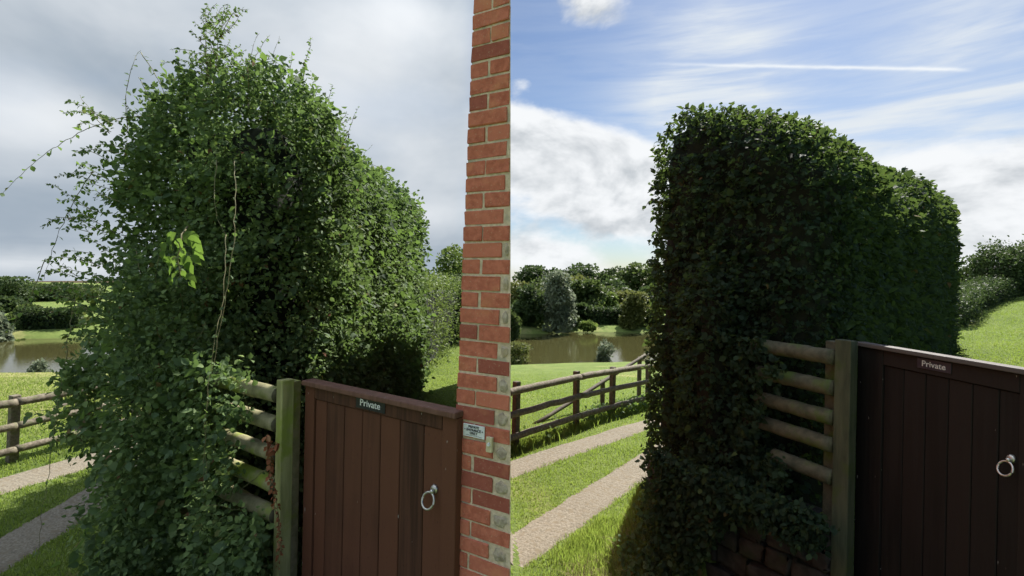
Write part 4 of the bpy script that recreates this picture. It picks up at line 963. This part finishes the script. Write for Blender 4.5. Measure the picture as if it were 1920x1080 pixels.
for i, (px, D, yt, w, mt, lab) in enumerate([
    (1085, 120, 494, 130, 'tree_dark', 'widest dark oak on the skyline above the silvery tree'), (1000, 125, 502, 90, 'tree_dark', 'dark skyline tree nearest the brick corner'), (1040, 130, 500, 60, 'tree_dark', 'narrow dark skyline tree left of the wide oak'),
    (1140, 118, 502, 80, 'tree_dark', 'dark skyline tree right of the wide oak'), (1180, 112, 496, 76, 'tree_mid', 'feathery green skyline tree next to the clipped hedge'), (1150, 100, 520, 110, 'tree_dark', 'dark rounded tree below the feathery skyline tree'), (1230, 110, 500, 80, 'tree_mid', 'green skyline tree half hidden by the clipped hedge')]):
    put('tree', lab, 'tree', px, D, yt, w, mt, 3200, 20 + i, leaf=.62, low=.05)
for i, (px, D, yt, w, mt, lab) in enumerate([
    (1018, 70, 548, 60, 'tree_mid', 'mid green bush filling between the dark tree and the silvery tree'), (1085, 66, 570, 54, 'tree_dark', 'dark bush at the right foot of the silvery tree'), (1128, 88, 540, 100, 'tree_mid', 'broad mid green tree above the pale bushes across the pond'),
    (1172, 84, 545, 80, 'tree_olive', 'olive tree behind the round bush left of the clipped hedge'), (1215, 80, 535, 90, 'tree_dark', 'dark tree across the pond half hidden behind the clipped hedge'), (1098, 95, 522, 110, 'tree_dark', 'dark tree below the wide skyline oak'), (1050, 100, 516, 120, 'tree_mid', 'mid green tree right behind the tip of the silvery tree')]):
    put('bush' if 'bush' in lab.split(' filling')[0].split(' at')[0] and 'tree' not in lab.split()[:4] else 'tree', lab, 'bush' if i < 2 else 'tree', px, D, yt, w, mt, 3000, 110 + i, leaf=.42, low=.02)
put('shrub', 'small grey green shrub at the near water edge right of the fence', 'shrub', 1137, 41.3, 634, 46, 'tree_silver', 1500, 40, leaf=.16, low=.03, lobes=12)
put('shrub', 'low yellowish shrub on the near pond bank by the brick corner', 'shrub', 975, 38.6, 645, 68, 'tree_olive', 1700, 41, leaf=.16, low=.02, lobes=10)
put('plant', 'large leaved plant on the far bank right of the silvery tree', 'plant', 1104, 61.9, 605, 30, 'tree_lime', 500, 42, leaf=.45, low=.02)
rb_ = random.Random(12)
BELT = ['leftmost', 'second', 'third', 'fourth', 'fifth', 'sixth', 'seventh', 'eighth', 'ninth', 'tenth', 'eleventh', 'last']
for i, px in enumerate([968, 984, 1003, 1022, 1072, 1090, 1098, 1112, 1180, 1200, 1216, 1232]):
    put('shrub', BELT[i] + ' low shrub from the brick corner on the far bank', 'shrub', px, 63.5 + rb_.uniform(0, 4), rb_.uniform(572, 596), rb_.uniform(34, 54), ['tree_dark', 'tree_mid', 'tree_mid', 'tree_olive'][rb_.randrange(4)], 1500, 140 + i, leaf=.3, low=.02, group='low shrubs on the far bank')
for i, px in enumerate([4, 26, 50, 76, 104, 130, 156]):
    put('shrub', BELT[i] + ' shrub from the left edge, in the row beyond the pond', 'shrub', px, 50.5 + rb_.uniform(0, 5), rb_.uniform(588, 612), rb_.uniform(40, 64), ['tree_dark', 'tree_mid', 'tree_mid', 'tree_olive'][rb_.randrange(4)], 1500, 160 + i, leaf=.28, low=.02, group='shrubs beyond the left end of the pond')
# left side
for i, (px, D, yt, w, mt, lab, cat) in enumerate([
    (18, 78, 522, 110, 'tree_dark', 'dark skyline tree at the far left edge', 'tree'), (95, 84, 532, 110, 'tree_dark', 'dark skyline tree left of the shaggy hedge', 'tree'), (160, 88, 536, 90, 'tree_mid', 'green skyline tree half hidden behind the shaggy hedge', 'tree'),
    (50, 98, 526, 120, 'tree_mid', 'green skyline tree between the two dark trees at the left', 'tree'), (128, 104, 534, 100, 'tree_dark', 'dark skyline tree touching the outline of the shaggy hedge', 'tree'),
    (22, 64, 560, 90, 'tree_dark', 'dark rounded tree above the pond at the left edge', 'tree'),
    (60, 58, 575, 70, 'tree_mid', 'mid green tree across the left end of the pond', 'tree'), (112, 60, 584, 90, 'tree_olive', 'olive bush behind the dark hedge across the left end of the pond', 'bush'), (-6, 45, 590, 60, 'tree_silver', 'grey green bush at the left edge across the pond', 'bush'), (-60, 60, 540, 120, 'tree_dark', 'dark tree beyond the left edge of the picture', 'tree')]):
    put('bush' if cat == 'bush' else 'tree', lab, cat, px, D, yt, w, mt, 3000, 60 + i, leaf=.36, low=.05)
put('shrub', 'small grey green shrub at the near water edge left of the shaggy hedge', 'shrub', 78, 30.4, 672, 48, 'tree_silver', 1500, 70, leaf=.13, low=.03, lobes=12)
put('plant', 'large leaved plant on the far bank at the left', 'plant', 36, 45.6, 642, 40, 'tree_lime', 500, 71, leaf=.36, low=.02)
def clip_hedge(name, label, pts, w, h, mat, n, seed, leaf, cat='hedge', rough=.12, twigs=0):
    """a clipped hedge along a polyline of ground points"""
    rg = np.random.default_rng(seed); base = pts[0]; g = empty(name, base); tag(g, label, cat); pts = np.array(pts, float)
    seg = np.linalg.norm(np.diff(pts, axis=0), axis=1); cum = np.concatenate([[0], np.cumsum(seg)]); t = rg.random(n) * cum[-1]; i = np.clip(np.searchsorted(cum, t) - 1, 0, len(seg) - 1); f = (t - cum[i]) / seg[i]
    q = pts[i] * (1 - f[:, None]) + pts[i + 1] * f[:, None]; d = unit(pts[i + 1] - pts[i]); nr = np.stack([-d[:, 1], d[:, 0], d[:, 0] * 0], -1)
    s = rg.random(n) * (2 * h + w); side = np.where(s < h, -1, np.where(s < 2 * h, 1, 0)); u = np.where(side == 0, (s - 2 * h) / w - .5, side * .5); z = np.where(side == 0, h, s % h)
    out = np.where(side[:, None] == 0, np.array([0, 0, 1.0]), nr * side[:, None]); p = q + nr * (u * w)[:, None]; p[:, 2] += z; p += out * (rg.normal(-.06, rough, n) + rough * 1.2 * vnoise(p, 1.3))[:, None]
    for e, (a_, b_) in enumerate(((pts[0], pts[1]), (pts[-1], pts[-2]))):
        m_ = n // 10; de = unit(a_ - b_); ne = np.array([-de[1], de[0], 0]); pe = a_ + ne * (rg.uniform(-.5, .5, m_) * w)[:, None] + de * rg.normal(.0, rough * .7, m_)[:, None]; pe[:, 2] += rg.random(m_) * h
        p = np.concatenate([p, pe]); out = np.concatenate([out, np.tile(de, (m_, 1))])
    n = len(p)
    yd = unit(out * .5 + rg.normal(0, .6, (n, 3))); nn = unit(out + rg.normal(0, .5, (n, 3)) + np.array([0, 0, .3]))
    V, L, S, A = leaves_arrays(p - np.array(base), yd, nn, leaf * rg.uniform(.6, 1.3, n), LEAF5, rg.random(n), 1.2); o = link('foliage', npmesh('foliage', V, L, S, A), g, [M[mat]]); o['kind'] = 'stuff'
    b = bmesh.new(); L_, R_ = [], []  # solid dark blocker inside the leaves, deep shade carried by its colour
    ww = w / 2 - rough - .08; rings = []
    for k in range(len(pts)):
        dd = unit(pts[min(k + 1, len(pts) - 1)] - pts[max(k - 1, 0)]); nv = np.array([-dd[1], dd[0], 0]) * ww; c = pts[k] - np.array(base) + (dd * .3 if k == 0 else -dd * .3 if k == len(pts) - 1 else 0)
        rings.append([b.verts.new(c + nv * sx + np.array([0, 0, zz])) for sx, zz in ((-1, 0), (-1, h - 2 * rough - .12), (1, h - 2 * rough - .12), (1, 0))])
    for r0, r1 in zip(rings[:-1], rings[1:]):
        for k in range(4): b.faces.new((r0[k], r0[(k + 1) % 4], r1[(k + 1) % 4], r1[k]))
    b.faces.new(rings[0]); b.faces.new(rings[-1][::-1]); link('dark_core', bm_mesh('dark_core', b), g, [M['twig']]); return g
clip_hedge('hedge', 'straight dark clipped hedge on the far bank right of the silvery tree', [G(1108, 65.5), G(1176, 67.5)], 1.4, 2.0, 'tree_dark', 2600, 90, .28)
clip_hedge('hedge', 'straight dark clipped hedge on the far bank at the left', [G(40, 48.5), G(150, 50.5)], 1.3, 1.75, 'tree_dark', 2600, 91, .24)
def GL(px, D): x = (px - 960) / FPX * D; return (x, D, float(height(x, D)))
# beyond the left lawn
clip_hedge('hedge', 'sunlit pale green hedge at the end of the lawn behind the shaggy hedge', [(-2.6, 12.2, -.2), (-2.55, 16.0, -.2), (-2.2, 19.5, -.2)], 1.3, 2.15, 'tree_lime', 9000, 92, .075, rough=.12)
clip_hedge('hedge', 'darker green hedge closing the lawn next to the brick wall', [(-2.6, 19.0, -.2), (-.9, 18.6, -.2)], 1.2, 2.1, 'tree_mid', 6000, 93, .08, rough=.12)
tree('tree', 'leafy green tree rising between the shaggy hedge and the brick wall', 'tree', (-3.0, 24.0, -.6), 4.3, 1.6, 'tree_lime', 6500, 94, leaf=.13)
# beyond the right lawn
def GR(px, D): x = (px - 960) / FPX * D; return (x, D, float(height(x, D)))
clip_hedge('hedge', 'low brown green clipped hedge bordering the sunny lawn', [GR(1775, 15.5), GR(1808, 18.0), GR(1866, 20.0)], 1.0, .85, 'tree_dark', 9000, 95, .075, rough=.09)
clip_hedge('hedge', 'tall dark hedge at the right edge beyond the sunny lawn', [GR(1866, 20.6), GR(1905, 21.5), GR(2000, 22.5)], 1.6, 1.65, 'tree_dark', 16000, 96, .11, rough=.2)
put('bush', 'wispy bush peeping over the low hedge right of the clipped hedge', 'bush', 1805, 22, 500, 44, 'tree_mid', 2200, 97, leaf=.11)
put('bush', 'dark rounded bush behind the tall hedge at the right edge', 'bush', 1845, 25, 500, 60, 'tree_dark', 2600, 98, leaf=.13)

# ------------------------------------------------------------------ grass and weeds
def grass(name, label, pts, hmin, hmax, wid, mat, rg, lean=.35, scale_d=True):
    x, y = pts; n = len(x); z = height(x, y); D = np.hypot(x, y); gsc = np.clip(D / 6, .8, 2.2) ** .6 if scale_d else 1.0
    h = rg.uniform(hmin, hmax, n) * (0.75 + .5 * (vnoise(np.stack([x, y, x * 0], -1), 1.6) * .5 + .5)); a = rg.uniform(0, 2 * math.pi, n); w = wid * gsc * rg.uniform(.6, 1.3, n)
    p = np.stack([x, y, z - .005], -1); s = np.stack([np.cos(a), np.sin(a), a * 0], -1) * w[:, None]; b = rg.uniform(0, 2 * math.pi, n); ln = np.stack([np.cos(b), np.sin(b), b * 0], -1) * (h * lean * rg.uniform(.3, 1.6, n))[:, None]
    up = np.stack([h * 0, h * 0, h], -1); V = np.stack([p - s, p + s, p + ln * .35 + up * .6 + s * .7, p + ln * .35 + up * .6 - s * .7, p + ln + up * .95], 1).reshape(-1, 3); k = np.arange(n) * 5
    loops = np.stack([k, k + 1, k + 2, k + 3, k + 3, k + 2, k + 4], -1).ravel(); sizes = np.tile([4, 3], n)
    A = np.clip(rg.beta(2, 2, n) * .8 + .05 + .22 * vnoise(np.stack([x, y, x * 0], -1), .7) + .20 * vnoise(np.stack([x, y, x * 0 + 5], -1), 2.6), 0, 1); o = link(name, npmesh(name, V, loops, sizes, np.repeat(A, 2)), None, [M[mat]]); tag(o, label, 'grass', kind='stuff'); return o
rg = np.random.default_rng(77)
def scatter(n, pxr, Dr, power=1.6):
    u = rg.random(n); D = (Dr[0] ** (2 - power) + u * (Dr[1] ** (2 - power) - Dr[0] ** (2 - power))) ** (1 / (2 - power)); px = rg.uniform(*pxr, n); return (px - 960) / FPX * D, D
def build_grass():
    x, y = scatter(100000, (945, 1330), (4.3, 26)); m = (rg.random(100000) < smooth(26, 9, y)) & ~in_strip(x, y, -.06) & (poly_sdf(x, y, HR) > 0); x, y = x[m], y[m]
    ed = rg.random(len(x)) < .9; grass('grass', 'short green grass along the track left of the clipped hedge', (x, y), .02, .055, .0042, 'grass', rg)
    x, y = scatter(70000, (-60, 260), (4.4, 24)); m = (rg.random(70000) < smooth(24, 8, y)) & ~in_strip(x, y, -.06) & (poly_sdf(x, y, HL) > 0); x, y = x[m], y[m]
    grass('grass', 'short green grass along the track left of the shaggy hedge', (x, y), .02, .06, .0045, 'grass', rg)
    x, y = scatter(30000, (690, 870), (8.5, 20)); m = (x < -.07 * y) & (poly_sdf(x, y, HL) > -.2); x, y = x[m], y[m]
    grass('grass', 'mown lawn grass between the shaggy hedge and the brick wall', (x, y), .012, .03, .006, 'grass', rg)
    x, y = scatter(42000, (1740, 1960), (7.5, 22)); m = poly_sdf(x, y, HR) > 0; x, y = x[m], y[m]
    grass('grass', 'mown lawn grass on the sunny slope behind the dark brown gate', (x, y), .012, .035, .006, 'grass', rg)
    # rough tussocks under the fence and on the verge by the wall
    a, b = np.array(fr[0]), np.array(fr[3]); t = rg.random(5000) * 1.3 - .1; x = a[0] + (b[0] - a[0]) * t + rg.normal(0, .12, 5000); y = a[1] + (b[1] - a[1]) * t + rg.normal(.05, .12, 5000)
    grass('grass', 'long rough grass under the three rail fence', (x, y), .06, .22, .005, 'grass', rg)
    x = rg.uniform(.4, 1.5, 16000); y = rg.uniform(4.2, 6.4, 16000); d = seg_dist(x, y, (1.9, 3.7), (1.15, 5.5)); m = (d < .75) & ~in_strip(x, y, .05) & (poly_sdf(x, y, HR) > .1) & (rg.random(16000) < 1 - d)
    grass('grass', 'tufted verge grass at the foot of the shaded bank', (x[m], y[m]), .05, .17, .0042, 'grass', rg)
    x = rg.uniform(.6, 1.3, 2600); y = rg.uniform(4.4, 5.4, 2600); d = np.hypot(x - .95, y - 4.95); m = d < .33
    grass('dead_grass', 'patch of pale dead cut stems on the verge by the bank', (x[m], y[m]), .03, .10, .003, 'hay', rg, lean=2.2)
    x = rg.uniform(-4.6, -2.3, 9000); y = rg.uniform(3.4, 5.2, 9000); d = seg_dist(x, y, (-1.9, 3.2), (-3.7, 4.3)); m = (d < .42)
    grass('dead_grass', 'dry brown grass at the foot of the shaggy hedge', (x[m], y[m]), .06, .22, .0035, 'hay', rg, lean=.9)
build_grass()
def weeds():
    rg = np.random.default_rng(15)
    # ivy hanging over the stone wall
    n = 2600; t = rg.random(n) * .9; a = np.array([2.22, 3.6]); b = np.array([1.36, 5.00]); q = a + (b - a) * t[:, None]; zt = .48 - rg.random(n) ** 1.6 * (.22 + 1.0 * smooth(.30, .85, t)); p = np.stack([q[:, 0] - .06 + rg.normal(0, .04, n), q[:, 1] - .03 + rg.normal(0, .04, n), zt], -1)
    g = np.tile([-.84, -.54, .1], (n, 1)); arr = twig_leaves(p, g, 3, rg, .05, .09, LEAF8, up=.1, droop=.5)
    V, L, S, A = leaves_arrays(arr[0], arr[1], arr[2], arr[3], LEAF8, arr[4]); o = link('ivy', npmesh('ivy', V, L, S, A), None, [M['leaf_trim']]); tag(o, 'dark ivy trailing over the low stone wall', 'ivy', kind='stuff')
    n = 500; x = rg.uniform(1.12, 1.65, n); y = 4.1 + rg.random(n) * .95; m = (poly_sdf(x, y, HR) > .0) & ~in_strip(x, y, .1); x, y = x[m], y[m]; p = np.stack([x, y, height(x, y) + .02], -1)
    arr = twig_leaves(p, np.tile([0, -.2, 1.0], (len(p), 1)), 5, rg, .05, .12, LEAF8); V, L, S, A = leaves_arrays(arr[0], arr[1], arr[2], arr[3], LEAF8, arr[4]); o = link('weeds', npmesh('weeds', V, L, S, A), None, [M['leaf_bramble']]); tag(o, 'leafy weeds on the verge beside the shaded bank', 'weeds', kind='stuff')
    t = rg.random(190) ** .6 * 1.25; a, b = np.array(fr[0]), np.array(fr[3]); q = a + (b - a) * t[:, None] + rg.normal(0, .12, (190, 2)); p = np.stack([q[:, 0], q[:, 1], height(q[:, 0], q[:, 1]) + .03], -1)
    arr = twig_leaves(p, np.tile([0, -.2, 1.0], (190, 1)), 5, rg, .04, .15, LEAF8); V, L, S, A = leaves_arrays(arr[0], arr[1], arr[2], arr[3], LEAF8, arr[4]); o = link('weeds', npmesh('weeds', V, L, S, A), None, [M['leaf_bramble']]); tag(o, 'scrubby weeds growing along the foot of the three rail fence', 'weeds', kind='stuff')
weeds()
